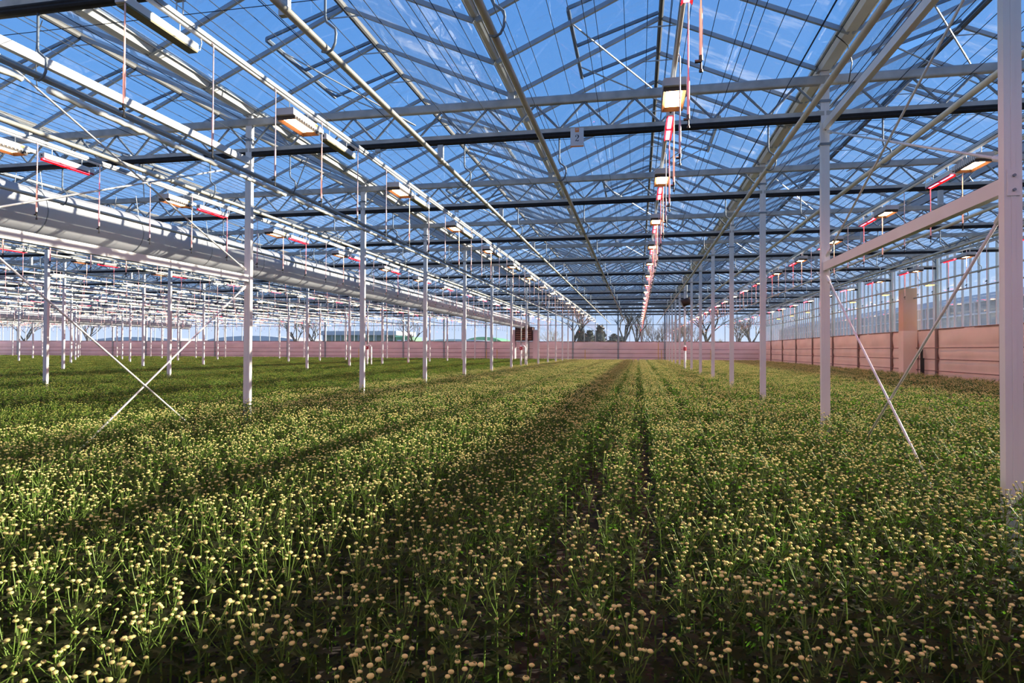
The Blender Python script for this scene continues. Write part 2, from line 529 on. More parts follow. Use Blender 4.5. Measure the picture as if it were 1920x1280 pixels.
# roof vents: frames hinged at the ridge, propped a little open, with push rods to the girder
OPEN = R(5.5)
vn = 0
rest = MB(); rest_g = MB()
for ri, x in enumerate(RIDGES):
    for side in (-1, 1):
        for j in sorted(vents[(ri, side)]):
            y0, y1 = bar_y(j) + 0.03, min(bar_y(j + VENT_LEN), Y_FAR) - 0.03
            if y0 < 4 or not in_view([(x + side, y0, Z_RIDGE), (x, y1, Z_RIDGE)], 100):
                near = False
            else:
                near = math.hypot(x, y0) < 24
            sl = math.atan2(Z_RIDGE - Z_GUT, 2.0) - OPEN
            L = 1.14

            def vp(t, y, dz=0.0):
                return Vector((x + side * (0.03 + t * L * math.cos(sl)), y, Z_RIDGE + 0.03 - t * L * math.sin(sl) + dz))
            fr = MB() if near else rest
            for ya in (y0, (y0 + y1) / 2, y1):
                bar_box(fr, vp(0, ya), vp(1, ya), 0.015, 0.04)
            lo = vp(1, y0)
            fr.box(lo.x - 0.02, lo.x + 0.02, y0, y1, lo.z - 0.035, lo.z + 0.015)
            if near:
                v = tag(empty('roof_vent', (0, 0, 0)), '%s %s-hand vent window propped open along %s' % (
                    ORD[[q for q in sorted(vents[(ri, side)]) if bar_y(q) >= 4].index(j)], 'left' if side < 0 else 'right',
                    {0: 'the outermost ridge by the right wall', 1: 'the ridge right of the path', 2: 'the ridge above the centre lamp row', 3: 'the first ridge left of centre',
                     4: 'the second ridge left of centre', 5: 'the third ridge left of centre', 6: 'the fourth ridge left of centre', 7: 'the fifth ridge left of centre'}.get(ri, 'a far ridge %s' % ORD[ri])), 'vent', 'roof vents')
                fr.build('vent_frame', M_WEB, v)
                gq = MB(); ym = (y0 + y1) / 2
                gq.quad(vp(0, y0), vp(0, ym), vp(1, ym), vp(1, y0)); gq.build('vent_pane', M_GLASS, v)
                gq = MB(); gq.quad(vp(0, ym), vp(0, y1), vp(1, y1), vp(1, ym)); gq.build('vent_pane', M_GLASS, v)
                for yy in (y0 + 0.35, y1 - 0.35):
                    rod = MB(); q = vp(1, yy)
                    rod.path([q, (x - side * 0.25, (y0 + y1) / 2 + 1.0, Z_TOP + 0.16)], 0.011, 5)
                    rod.build('push_rod', M_GALV, v)
            else:
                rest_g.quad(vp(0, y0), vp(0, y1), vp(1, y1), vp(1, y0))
if rest.f:
    o = rest.build('distant_vent_frames', M_WEB, roof); o['kind'] = 'stuff'
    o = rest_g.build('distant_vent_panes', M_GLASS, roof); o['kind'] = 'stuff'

# ------------------------------------------------------------------ gutters
for i, x in enumerate(GUTTERS):
    gt = empty('roof_gutter', (x, 0, 0))
    mb = MB()
    mb.prism([(-0.11, 0.10), (-0.10, 0.10), (-0.05, 0.012), (0.05, 0.012), (0.10, 0.10), (0.11, 0.10), (0.055, 0.0), (-0.055, 0.0)][::-1], 'y', Y_BACK, Y_FAR)
    if i % 2 == 1:                       # the in-between gutters are slim and rounded
        mb = MB()
        mb.prism([(-0.05, 0.10), (-0.044, 0.055), (-0.025, 0.035), (0.025, 0.035), (0.044, 0.055), (0.05, 0.10)][::-1], 'y', Y_BACK, Y_FAR)
    mb.build('channel', M_GUTTER, gt, (0, 0, Z_GUT - 0.06))
    lw = 0.11 if i % 2 == 0 else 0.052
    for s in (-1, 1):
        mb = MB(); mb.box(s * lw - 0.006, s * lw + 0.006, Y_BACK, Y_FAR, 0.06, 0.095)
        mb.build('gutter_lip', M_PIPE, gt, (0, 0, Z_GUT - 0.06))
    where = {0: 'aluminium roof gutter along the top of the right glass wall', 1: 'aluminium roof gutter midway between the right post row and wall',
             2: 'aluminium roof gutter carried by the post row right of the path', 3: 'aluminium roof gutter left of the centre lamp row, on short stubs'}
    lab = where.get(i) or ('aluminium roof gutter above %s' % ROW_NAMES[(i - 2) // 2].replace('row', 'post row') if i % 2 == 0
                           else 'aluminium roof gutter on stubs beyond %s' % ROW_NAMES[(i - 3) // 2].replace('row', 'post row'))
    tag(gt, lab, 'gutter', 'roof gutters')

# ------------------------------------------------------------------ posts
PW, PD = 0.05, 0.032
mb = MB()
# lipped channel: web faces the viewer, flanges run back, a folded lip on each
mb.prism([(-PW, -PD), (PW, -PD), (PW, PD), (PW - 0.014, PD), (PW - 0.014, PD - 0.003), (PW - 0.004, PD - 0.003), (PW - 0.004, -PD + 0.004),
          (-PW + 0.004, -PD + 0.004), (-PW + 0.004, PD - 0.003), (-PW + 0.014, PD - 0.003), (-PW + 0.014, PD), (-PW, PD)], 'z', 0.0, Z_GUT - 0.06)
ME_POST = mb.mesh('post_profile', M_POST)
mb = MB(); mb.box(-0.012, 0.012, -PD - 0.004, -PD, 0.0, Z_GUT - 0.3)
ME_RIB = mb.mesh('post_rib', M_POST)
mb = MB()
mb.box(-PW - 0.012, PW + 0.012, -PD - 0.01, -PD - 0.002, -0.016, 0.016); mb.box(-PW - 0.02, PW + 0.03, PD, PD + 0.008, -0.012, 0.012)
mb.path([(PW + 0.02, -PD - 0.02, 0), (PW + 0.02, PD + 0.02, 0)], 0.007, 5); mb.path([(-PW - 0.016, -PD - 0.02, 0), (-PW - 0.016, PD + 0.02, 0)], 0.007, 5)
ME_CLAMP = mb.mesh('post_clamp', M_WEB)
mb = MB(); mb.box(-0.09, 0.09, -0.05, 0.05, 0, 0.012)
ME_CAP = mb.mesh('post_cap', M_GALV)
for m, x in enumerate(ROWS):
    n_seen = 0
    for k in range(0, K_FAR):
        y = YK(k)
        if not in_view([(x, y, 0.7), (x, y, 3.0)], 120):
            continue
        n_seen += 1
        if m == 0 and k == 0:
            lab = 'broad white steel post at the right edge, nearest of the post row right of path'
        else:
            lab = 'white steel post, %s from the camera in %s' % (ORD[n_seen - 1], ROW_NAMES[m])
        p = tag(empty('steel_post', (x, y, 0)), lab, 'post', 'white steel posts')
        link('shaft', ME_POST, p)
        link('cap_plate', ME_CAP, p, (0, 0, Z_GUT - 0.065))
        if y < 20 and x > -15:
            link('face_rib', ME_RIB, p)
            link('clamp', ME_CLAMP, p, (0, 0, H + 3.12))
            link('clamp', ME_CLAMP, p, (0, 0, H + 2.58))
# short stubs that carry the in-between gutters
mb = MB(); mb.box(-0.045, 0.045, -0.03, 0.03, Z_TOP, Z_GUT - 0.025)
ME_STUB = mb.mesh('gutter_stub', M_GALV)

# ------------------------------------------------------------------ lattice girders
NV = 12
P = 8.0 / NV


def girder_meshes():
    top = MB()
    top.prism([(-0.035, -0.055), (0.035, -0.055), (0.04, -0.04), (0.04, 0.035), (0.03, 0.055), (-0.03, 0.055), (-0.04, 0.035), (-0.04, -0.04)], 'x', 0.0, 8.0)
    bot = MB(); bot.box(0, 8.0, -0.035, 0.035, 0.0, 0.055)
    bun = MB()
    # folded black cloth lying along the underside, a few soft pleats
    bun.prism([(-0.036, 0.0), (-0.043, -0.018), (-0.037, -0.032), (-0.044, -0.05), (-0.034, -0.066), (-0.012, -0.072), (0.014, -0.07), (0.034, -0.064), (0.044, -0.04), (0.036, -0.024), (0.043, -0.01), (0.036, 0.0)], 'x', 0.06, 7.94)
    d1 = MB(); d1.path([(0, 0, Z_BOT + 0.05 - H), (P / 2, 0, Z_TOP - 0.05 - H)], 0.017, 6)
    d2 = MB(); d2.path([(P / 2, 0, Z_TOP - 0.05 - H), (P, 0, Z_BOT + 0.05 - H)], 0.017, 6)
    allw = MB()
    for i in range(NV):
        allw.path([(i * P, 0, Z_BOT + 0.05 - H), (i * P + P / 2, 0, Z_TOP - 0.05 - H)], 0.016, 4, caps=False)
        allw.path([(i * P + P / 2, 0, Z_TOP - 0.05 - H), (i * P + P, 0, Z_BOT + 0.05 - H)], 0.016, 4, caps=False)
    return (top.mesh('top_chord', M_CHORD), bot.mesh('bottom_chord', M_CHORD), bun.mesh('screen_bundle', M_BLACK),
            d1.mesh('diagonal', M_WEB), d2.mesh('diagonal', M_WEB), allw.mesh('lattice', M_WEB))


ME_TOP, ME_BOTC, ME_BUN, ME_D1, ME_D2, ME_WEBALL = girder_meshes()
mb = MB(); mb.box(-0.04, 0.04, -0.025, 0.025, -0.27, 0.0)
ME_PLATE = mb.mesh('bracket_plate', M_GALV)
SPANS = ['between the right wall and the nearest post row', 'crossing the centre path'] + ['in the %s span left of the path' % ORD[i] for i in range(N_ROWS)]
for s in range(0, N_ROWS):
    x0 = X_WALL - 8.0 * (s + 1)
    seen = 0
    for k in range(-1, K_FAR):
        y = YK(k)
        visible = y > 0 and in_view([(x0 + q, y, Z_BOT) for q in (0, 2, 4, 6, 8)], 250)
        if not visible and not (k in (-1, 0) and s < 3):
            continue
        seen += 1
        gd = tag(empty('lattice_girder', (x0, y, 0)), 'galvanised lattice girder, %s from the camera, %s' % (ORD[seen - 1], SPANS[s]), 'girder', 'lattice girders')
        link('top_chord', ME_TOP, gd, (0, 0, Z_TOP))
        link('bottom_chord', ME_BOTC, gd, (0, 0, Z_BOT))
        b = link('screen_bundle', ME_BUN, gd, (0, 0, Z_BOT)); b['label'] = 'black folded screen cloth under the bottom chord'
        if visible and s <= 2 and k <= 6:
            for i in range(NV):
                link('diagonal', ME_D1, gd, (i * P, 0, H)); link('diagonal', ME_D2, gd, (i * P, 0, H))
        else:
            link('lattice', ME_WEBALL, gd, (0, 0, H))
        link('gutter_stub', ME_STUB, gd, (4.0, 0, 0))
        if s <= 3:
            link('bracket_plate', ME_PLATE, gd, (2.99, 0, Z_BOT - 0.06))

# ------------------------------------------------------------------ heating pipes on S-hooks
hk = MB()
hk.path([(0, 0, Z_BOT - Z_PIPE), (0, 0, 0.24), (0.012, 0, 0.20), (0.05, 0, 0.17), (0.085, 0, 0.14), (0.092, 0, 0.10), (0.085, 0, 0.03), (0.06, 0, -0.02), (0.02, 0, -0.04), (-0.025, 0, -0.025)], 0.011, 6)
ME_HOOK = hk.mesh('hook', M_WEB, True)
mb = MB(); mb.path([(0, Y_BACK, 0), (0, Y_FAR - 0.4, 0)], 0.029, 10)
ME_PIPE = mb.mesh('pipe', M_PIPE, True)
mb = MB(); mb.path([(0, Y_BACK, 0), (0, Y_FAR - 0.4, 0)], 0.029, 10)
ME_PIPE_G = mb.mesh('pipe_grey', M_GPIPE, True)
mb = MB()
for k in range(-2, 13):
    mb.path([(0.01, YK(k) + 0.1 + 0.0625 * q, -0.084 + 0.005 * math.sin(q * 2.3 + k)) for q in range(61)], [0.031 + 0.004 * math.sin(q * 1.7 + k * 2) for q in range(61)], 9)
ME_FILM = mb.mesh('film_hose', M_HOSE, True)
for i, gx in enumerate(GUTTERS):
    for s in (-1, 1):
        x = gx + s * 0.665
        if x > X_WALL:
            continue
        grey = (i % 2 == 0 and s == 1 and i >= 4)
        pz = tag(empty('heating_pipe', (x, 0, Z_PIPE)), '%s heating pipe, %s of the gutter %s' % (
            'grey film-backed' if grey else 'round', 'right' if s > 0 else 'left',
            {0: 'on the right glass wall', 1: 'nearest the right glass wall', 2: 'over the right post row', 3: 'left of the centre lamp row'}.get(i)
            or ('over %s' % ROW_NAMES[(i - 2) // 2] if i % 2 == 0 else 'beyond %s' % ROW_NAMES[(i - 3) // 2])), 'pipe', 'overhead heating pipes')
        link('pipe', ME_PIPE_G if grey else ME_PIPE, pz)
        if grey:
            f = link('film_hose', ME_FILM, pz); f['label'] = 'white crinkled film clipped under the pipe'
        if x > -24:
            for k in range(0, 13):
                if in_view([(x, YK(k), Z_PIPE)], 60) and math.hypot(x, YK(k)) < 40:
                    link('hook', ME_HOOK, pz, (0, YK(k), 0))

# ------------------------------------------------------------------ lamp rails, lamps, drip hoses
mb = MB(); mb.path([(0.0, Y_BACK, 0), (0.0, Y_FAR - 0.4, 0)], 0.018, 8)
ME_RAILPIPE = mb.mesh('rail_pipe', M_WHITE, True)
mb = MB(); mb.prism([(-0.024, 0.018), (0.024, 0.018), (0.024, 0.054), (0.015, 0.054), (0.015, 0.028), (-0.015, 0.028), (-0.015, 0.054), (-0.024, 0.054)][::-1], 'y', Y_BACK, Y_FAR - 0.4)
ME_RAILPROF = mb.mesh('rail_profile', M_GALV)
mb = MB()
mb.path([(-0.03, 0, 0.06), (-0.03, 0, Z_BOT - Z_RAIL)], 0.006, 5); mb.path([(0.03, 0, 0.06), (0.03, 0, Z_BOT - Z_RAIL)], 0.006, 5); mb.box(-0.04, 0.04, -0.02, 0.02, Z_BOT - Z_RAIL - 0.11, Z_BOT - Z_RAIL - 0.07)
ME_RAILHANG = mb.mesh('rail_hanger', M_GALV)

# sodium lamp, origin at the middle of the glowing face
mb = MB(); mb.prism([(-0.105, 0.012), (0.105, 0.012), (0.105, 0.075), (0.09, 0.088), (-0.09, 0.088), (-0.105, 0.075)], 'y', -0.285, 0.285)
mb.prism([(-0.09, 0.03), (0.09, 0.03), (0.09, 0.075), (-0.09, 0.075)], 'y', 0.285, 0.38)
ME_H_BODY = mb.mesh('housing', M_WHITE)
mb = MB(); mb.box(-0.103, 0.103, -0.295, -0.286, 0.014, 0.087)
ME_H_END = mb.mesh('end_cap', M_LAMPGREY)
mb = MB()
# splayed reflector skirt round the glowing face
for (x0, y0, x1, y1) in ((-1, -1, 1, -1), (1, -1, 1, 1), (1, 1, -1, 1), (-1, 1, -1, -1)):
    ix_, iy_, ox_, oy_, zi, zo = 0.072, 0.205, 0.103, 0.262, 0.004, -0.030
    a_, b_ = (x0 * ix_, y0 * iy_, zi), (x1 * ix_, y1 * iy_, zi)
    c_, d_ = (x1 * ox_, y1 * oy_, zo), (x0 * ox_, y0 * oy_, zo)
    mb.quad(a_, b_, c_, d_); mb.quad(d_, c_, (x1 * ox_, y1 * oy_, 0.012), (x0 * ox_, y0 * oy_, 0.012))
ME_H_RIM = mb.mesh('reflector_rim', M_REFLECTOR)
mb = MB(); mb.quad((-0.072, -0.205, 0.0), (-0.072, 0.205, 0.0), (0.072, 0.205, 0.0), (0.072, -0.205, 0.0))
ME_H_GLOW = mb.mesh('glowing_face', M_HPS)
mb = MB()
mb.path([(0.0, 0.0, 0.088), (0.0, 0.0, Z_RAIL - Z_LAMP)], 0.005, 5)
ME_H_HANG = mb.mesh('hanger', M_GALV)
mb = MB(); mb.quad((0.1065, 0.16, 0.045), (0.1065, 0.21, 0.045), (0.1065, 0.21, 0.07), (0.1065, 0.16, 0.07))
ME_H_LABEL = mb.mesh('sticker', M_YELLOW)
mb = MB()
for i in range(11):
    y = -0.27 + i * 0.05
    mb.box(-0.112, -0.1055, y, y + 0.012, -0.006, 0.08); mb.box(0.1055, 0.112, y, y + 0.012, -0.006, 0.012)
ME_H_FINS = mb.mesh('cooling_fins', M_LAMPGREY)
mb = MB()
mb.box(-0.107, 0.107, -0.29, 0.33, 0.0, 0.088); mb.box(-0.005, 0.005, -0.2, -0.19, 0.088, Z_RAIL - Z_LAMP)
ME_H_FAR = mb.mesh('housing_far', M_WHITE)

# red bar lamp, origin at its near end, on the lamp face
LL = 0.77
mb = MB(); mb.prism([(-0.042, 0.012), (0.042, 0.012), (0.042, 0.07), (0.033, 0.08), (-0.033, 0.08), (-0.042, 0.07)], 'y', 0.0, LL)
ME_L_BODY = mb.mesh('housing', M_WHITE)
mb = MB(); mb.box(-0.041, 0.041, -0.008, 0.0, 0.014, 0.078); mb.path([(0, -0.012, 0.047), (0, -0.006, 0.047)], 0.012, 8, 1)
ME_L_END = mb.mesh('end_cap', [M_LAMPGREY, M_NOZZLE])


def tray(m):
    t = MB()
    for s_ in (-1, 1):
        t.prism([(s_ * 0.042, 0.012), (s_ * 0.022, 0.008), (s_ * 0.040, -0.014), (s_ * 0.042, -0.014)][::s_], 'y', 0.01, LL - 0.01)
    t.box(-0.03, 0.03, LL / 2 - 0.012, LL / 2 + 0.012, -0.008, 0.006)
    return t.mesh('lens_tray', m)


ME_L_TRAY = tray(M_REDBODY)
mb = MB(); mb.box(-0.042, 0.042, 0.01, LL - 0.01, -0.004, 0.012)
ME_L_TRAYOFF = mb.mesh('lens_tray', M_OLIVE)
mb = MB()
mb.quad((-0.022, 0.02, 0.004), (-0.022, LL / 2 - 0.015, 0.004), (0.022, LL / 2 - 0.015, 0.004), (0.022, 0.02, 0.004)); mb.quad((-0.022, LL / 2 + 0.015, 0.004), (-0.022, LL - 0.02, 0.004), (0.022, LL - 0.02, 0.004), (0.022, LL / 2 + 0.015, 0.004))
ME_L_GLOW = mb.mesh('glowing_strip', M_LED)
mb = MB()
mb.path([(0.0, 0.0, 0.08), (0.0, 0.0, Z_RAIL - Z_LAMP)], 0.005, 5)
ME_L_ROD = mb.mesh('hanger', M_WHITE)
mb = MB()
mb.path([(0.0, LL, 0.05), (0.0, LL + 0.07, 0.06), (0.0, LL + 0.09, 0.13), (0.0, LL + 0.06, Z_RAIL - Z_LAMP + 0.02)], 0.005, 5)
ME_L_HANG = mb.mesh('hanger', M_WHITE)

# drip hose, origin at the rail
mb = MB(); mb.path([(-0.03, 0, 0.0), (-0.012, 0, 0.004), (0, 0, -0.02), (0, 0, -0.55), (0, 0, -0.88)], [0.006, 0.006, 0.006, 0.006, 0.0065], 6)
ME_HOSE = mb.mesh('hose', M_DROP)
mb = MB(); mb.path([(0, 0, -0.62), (0, 0, -0.90)], 0.0105, 6)
ME_WEIGHT = mb.mesh('weight_tube', M_DROP)
mb = MB(); mb.path([(0, 0, -0.90), (0, 0, -0.93)], 0.012, 6); mb.path([(0, 0, -0.93), (0, 0, -1.0)], 0.006, 6); mb.path([(-0.035, 0, -0.935), (0.005, 0, -0.935)], 0.011, 6); mb.path([(0, 0, -0.985), (0, 0, -1.0)], 0.012, 6)
ME_NOZZLE = mb.mesh('nozzle', M_NOZZLE)
mb = MB(); mb.path([(0, 0, 0.02), (0, 0, -0.62)], 0.006, 4, caps=False); mb.path([(0, 0, -0.62), (0, 0, -0.9)], 0.0105, 4, caps=False); mb.path([(0, 0, -0.9), (0, 0, -1.0)], 0.010, 4, 1, caps=False)
ME_DROPFAR = mb

LAMP_ROWS = [r + 0.05 for r in RIDGES]
drops = []


def lamp_row_name(i):
    return {0: 'in the right wall row', 1: 'in the row right of centre', 2: 'in the centre row'}.get(i, 'in %s row left of centre' % ORD[i - 3])


for i, x in enumerate(LAMP_ROWS):
    rail = tag(empty('lamp_rail', (x, 0, Z_RAIL)), 'lamp rail with white water pipe, carrying the lamps %s' % lamp_row_name(i), 'rail', 'lamp rails')
    link('water_pipe', ME_RAILPIPE, rail); link('profile', ME_RAILPROF, rail)
    if x > -14:
        for k in range(0, 9):
            if in_view([(x, YK(k), Z_RAIL)], 60):
                link('rail_hanger', ME_RAILHANG, rail, (0, YK(k), 0))
    nh = nl = 0
    for n in range(-3, 17):
        y = 6.33 + 3.0 * n
        if not in_view([(x, y - 0.4, Z_LAMP), (x, y + 0.4, Z_LAMP + 0.1)], 60):
            # still there, just outside the frame: only needed where its light reaches the view
            if not (x > -9 and y > Y_BACK + 0.5):
                continue
        nh += 1
        near = math.hypot(x, y) < 26
        h = tag(empty('sodium_lamp', (x, y, Z_LAMP)), 'white box lamp glowing orange, %s from the camera %s' % (ORD[nh - 1], lamp_row_name(i)), 'lamp', 'orange grow lamps')
        link('glowing_face', ME_H_GLOW, h)
        if near:
            link('housing', ME_H_BODY, h); link('end_cap', ME_H_END, h); link('reflector_rim', ME_H_RIM, h); link('hanger', ME_H_HANG, h, (0, -0.2, 0)); link('hanger', ME_H_HANG, h, (0, 0.18, 0)); link('sticker', ME_H_LABEL, h)
            link('cooling_fins', ME_H_FINS, h)['kind'] = 'stuff'
        else:
            link('housing', ME_H_FAR, h, (0, 0, 0.002))
        yl = y + 0.55
        if not in_view([(x, yl, Z_LAMP), (x, yl + 0.9, Z_LAMP)], 60) and not (x > -9 and y > Y_BACK + 0.5):
            continue
        nl += 1
        off = (i == 3)
        b = tag(empty('led_bar_lamp', (x, yl, Z_LAMP + 0.02)), '%s bar lamp, %s from the camera %s' % ('slim white unlit' if off else 'slim white red-glowing', ORD[nl - 1], lamp_row_name(i)), 'lamp', 'red bar lamps')
        link('housing', ME_L_BODY, b)
        if not off:
            link('glowing_strip', ME_L_GLOW, b)
        if near:
            link('end_cap', ME_L_END, b); link('lens_tray', ME_L_TRAYOFF if off else ME_L_TRAY, b); link('cable', ME_L_HANG, b); link('hanger', ME_L_ROD, b, (0, 0.14, 0)); link('hanger', ME_L_ROD, b, (0, 0.6, 0))
    n = 0
    while 3.89 + 0.965 * n < Y_FAR - 1.0:
        y = 3.89 + 0.965 * n
        n += 1
        if in_view([(x + 0.05, y, Z_RAIL), (x + 0.05, y, Z_RAIL - 1)], 60):
            q = project((x, y, Z_RAIL - 0.5))
            drops.append((q[2], i, n, x + 0.03, y))
drops.sort()
hose_n = {}
rest = MB()
for c, (d_, i, n, x, y) in enumerate(drops):
    if c < 300:
        hose_n[i] = hose_n.get(i, 0) + 1
        dr = tag(empty('drip_hose', (x, y, Z_RAIL)), 'thin hose with black nozzle, %s from camera %s' % (ORD[hose_n[i] - 1], lamp_row_name(i)), 'hose', 'hanging water hoses')
        link('hose', ME_HOSE, dr)
        link('nozzle', ME_NOZZLE, dr)
        if d_ < 15:
            link('weight_tube', ME_WEIGHT, dr)
    else:
        b = len(rest.v)
        rest.v += [(vx + x, vy + y, vz + Z_RAIL) for vx, vy, vz in ME_DROPFAR.v]
        for fc, mi in zip(ME_DROPFAR.f, ME_DROPFAR.mi):
            rest.face([b + q for q in fc], mi)
tag(rest.build('distant_drip_hoses', [M_DROP, M_NOZZLE]), 'hundreds of tiny far hoses hanging under the lamp rails', 'hose', 'hanging water hoses', 'stuff')

# ------------------------------------------------------------------ screen wires
WIRE_N = 0
mb = MB(); mb.path([(0, Y_BACK, 0), (0, Y_FAR, 0)], 0.0042, 4, caps=False)
ME_WIRE = mb.mesh('wire', M_WIRE)
xs = []
x = X_WALL - 0.3
while x > -26:
    xs.append((x, Z_TOP + 0.075)); xs.append((x - 0.05, Z_BOT + 0.09)) if len(xs) % 4 == 0 else None
    x -= 0.15 + 0.16 * random.random()
for x, z in xs:
    w = link('screen_wire', ME_WIRE, None, (x, 0, z))
    tag(w, 'thin dark screen wire strung along the roof over the girders', 'wire', 'screen wires')

mb = MB(); mb.path([(-24, 0, 0), (X_WALL - 0.1, 0, 0)], 0.0035, 4, caps=False)
ME_PULL = mb.mesh('pull_wire', M_WIRE)
for q, k in enumerate(range(0, 9)):
    w = link('pull_wire', ME_PULL, None, (0, YK(k) + 0.5, Z_BOT + 0.075))
    tag(w, 'thin dark pull wire running crosswise behind the %s girder line' % ORD[q], 'wire', 'crosswise pull wires')
for lab, pts in (('black cable hanging in a loop by the right post gutter', [(XR - 0.12, 7.6, Z_GUT - 0.02), (XR + 0.02, 7.65, Z_GUT - 0.12), (XR + 0.08, 7.7, Z_GUT - 0.3), (XR + 0.06, 7.75, Z_GUT - 0.5)]),
                 ('black cable hanging in a curve at the upper left', [(XR - 10.0, 6.9, Z_RIDGE - 0.1), (XR - 10.08, 6.9, Z_RIDGE - 0.3), (XR - 10.1, 6.9, Z_RIDGE - 0.6), (XR - 10.08, 6.9, Z_RIDGE - 0.9), (XR - 10.06, 6.9, Z_TOP)])):
    mb = MB(); mb.path(pts, 0.006, 5)
    tag(mb.build('hanging_cable', M_NOZZLE, smooth=True), lab, 'cable')

# ------------------------------------------------------------------ bracing in the first bay of both near post rows
def rod(name, a, b, lab, rad=0.011, ends=(True, True)):
    a, b = Vector(a), Vector(b)
    t = tag(empty(name, a), lab, 'brace', 'brace rods')
    d = b - a
    mb = MB(); mb.path([(0, 0, 0), d], rad, 7); mb.build('rod', M_ROD, t, smooth=True)
    u = d.normalized()
    for e, on in ((0.0, ends[0]), (1.0, ends[1])):
        if on:
            q = d * e + u * (0.09 if e == 0 else -0.09)
            mb = MB(); mb.path([q - u * 0.07, q - u * 0.06, q + u * 0.06, q + u * 0.07], [rad * 0.8, rad * 2.0, rad * 2.0, rad * 0.8], 7)
            mb.build('turnbuckle', M_ROD, t)
    return t


def beam(x, z, lab, y0, y1, hh=0.05):
    t = tag(empty('brace_beam', (x, y0, z)), lab, 'beam', 'brace beams')
    mb = MB(); mb.box(-0.03, 0.03, PD, y1 - y0 - PD, -hh, hh); mb.build('tube', M_POST, t)
    for yy in (0.0, y1 - y0):
        mb = MB(); s = 1 if yy == 0 else -1
        mb.box(-0.036, 0.036, yy - 0.04 if s > 0 else yy - 0.036, yy + 0.036 if s > 0 else yy + 0.04, -hh - 0.03, hh + 0.03)
        mb.build('end_bracket', M_POST, t)
        mb = MB()
        for zz in (-0.045, 0.045):
            mb.path([(0.0, yy - 0.052, zz), (0.0, yy - 0.038, zz)], 0.010, 6)
        mb.build('bolt', M_WEB, t)
    return t


for x, nm in ((XR, 'right of the path'), (XR - 8.0, 'left of the path')):
    ya, yb = YK(0), YK(1)
    beam(x, H + 1.05, 'white square beam at head height joining the first two posts %s' % nm, ya, yb)
    beam(x, H + 2.80, 'white square beam near girder height joining the first two posts %s' % nm, ya, yb, 0.045)
    o = 0.07
    rod('brace_rod', (x, yb - o, H + 0.93), (x, ya + 0.50, 0.0), 'slanting brace rod below the beam, falling towards the nearest post %s' % nm)
    rod('brace_rod', (x + 0.02, ya + o, H + 0.93), (x + 0.02, yb - 0.54, 0.0), 'slanting brace rod below the beam, falling away from the nearest post %s' % nm)
    rod('brace_rod', (x, yb - o, H + 1.17), (x, ya + o, H + 2.72), 'slanting brace rod above the beam, rising towards the nearest post %s' % nm)
    rod('brace_rod', (x + 0.02, ya + o, H + 1.22), (x + 0.02, yb - o, H + 2.72), 'slanting brace rod above the beam, rising away from the nearest post %s' % nm)

# ------------------------------------------------------------------ air ducts
def duct(x, lab, zc=H + 2.22, rad=0.40):
    t = tag(empty('air_duct', (x, 0, zc)), lab, 'duct', 'air ducts')
    mb = MB()
    pts, rr = [], []
    y = Y_BACK + 0.3
    while y < Y_FAR - 3.7:
        pts.append((0, y, 0)); rr.append(rad * (1.0 + 0.012 * math.sin(y * 2.1) + 0.008 * math.sin(y * 5.3)))
        y += 0.25
    mb.path(pts, rr, 28); mb.build('tube', M_DUCT, t, smooth=True)
    for k in range(0, 13):
        for dy in (0.0, 2.0):
            mb = MB()
            ring = [(math.cos(a) * (rad * 1.012), YK(k) + dy, math.sin(a) * rad * 1.012) for a in [2 * math.pi * q / 28 for q in range(29)]]
            mb.path(ring, 0.008, 4, caps=False); mb.build('hoop', M_GALV, t)
            mb = MB()
            for s in (-1, 1):
                mb.path([(s * rad * 0.72, YK(k) + dy, rad * 0.72), (s * rad * 0.55, YK(k) + dy, Z_BOT - zc if dy == 0 else rad + 0.32)], 0.005, 4)
            mb.build('strap', M_GALV, t)
    return t


duct(XR - 12.0, 'big silver-grey air duct hanging across the upper left of the house')
duct(XR - 44.0, 'far grey air duct low behind the left post rows')

# ------------------------------------------------------------------ walls
Z_SK = H + 0.77


def skirt_profile(n, z0, z1, depth, phase=0.0):
    pts = []
    for i in range(n + 1):
        t = i / n
        pts.append((depth * math.sin(t * math.pi * 7 + phase) * 0.5, z0 + (z1 - z0) * t))
    return pts


def skirt_panel(a0, a1, axis, at, z0, z1, m, parent, seed, inward):
    """A sheet of film between two wall posts, sagging into shallow pleats."""
    rn = random.Random(seed)
    nx, nz = 10, 22
    mb = MB()
    ph = rn.random() * 6
    for jz in range(nz + 1):
        for ix in range(nx + 1):
            u, v = ix / nx, jz / nz
            a = a0 + (a1 - a0) * u
            z = z0 + (z1 - z0) * v
            # the film bellies out between the rails that hold it
            brk = (0.0, 0.50, 0.88, 1.25, 1.63, 2.4)
            q_ = max(i_ for i_ in range(5) if z >= brk[i_] - 1e-6)
            fz = (z - brk[q_]) / (brk[q_ + 1] - brk[q_])
            off = 0.055 * math.sin(math.pi * fz) ** 0.7 * (0.55 + 0.45 * math.sin(u * math.pi)) + 0.010 * math.sin(u * 11 + z * 9 + ph)
            off = at + inward * (0.02 + off)
            mb.v.append((off, a, z) if axis == 'x' else (a, off, z))
    for jz in range(nz):
        for ix in range(nx):
            b = jz * (nx + 1) + ix
            mb.face([b, b + 1, b + nx + 2, b + nx + 1])
    return mb.build('skirt_film', m, parent, smooth=True)


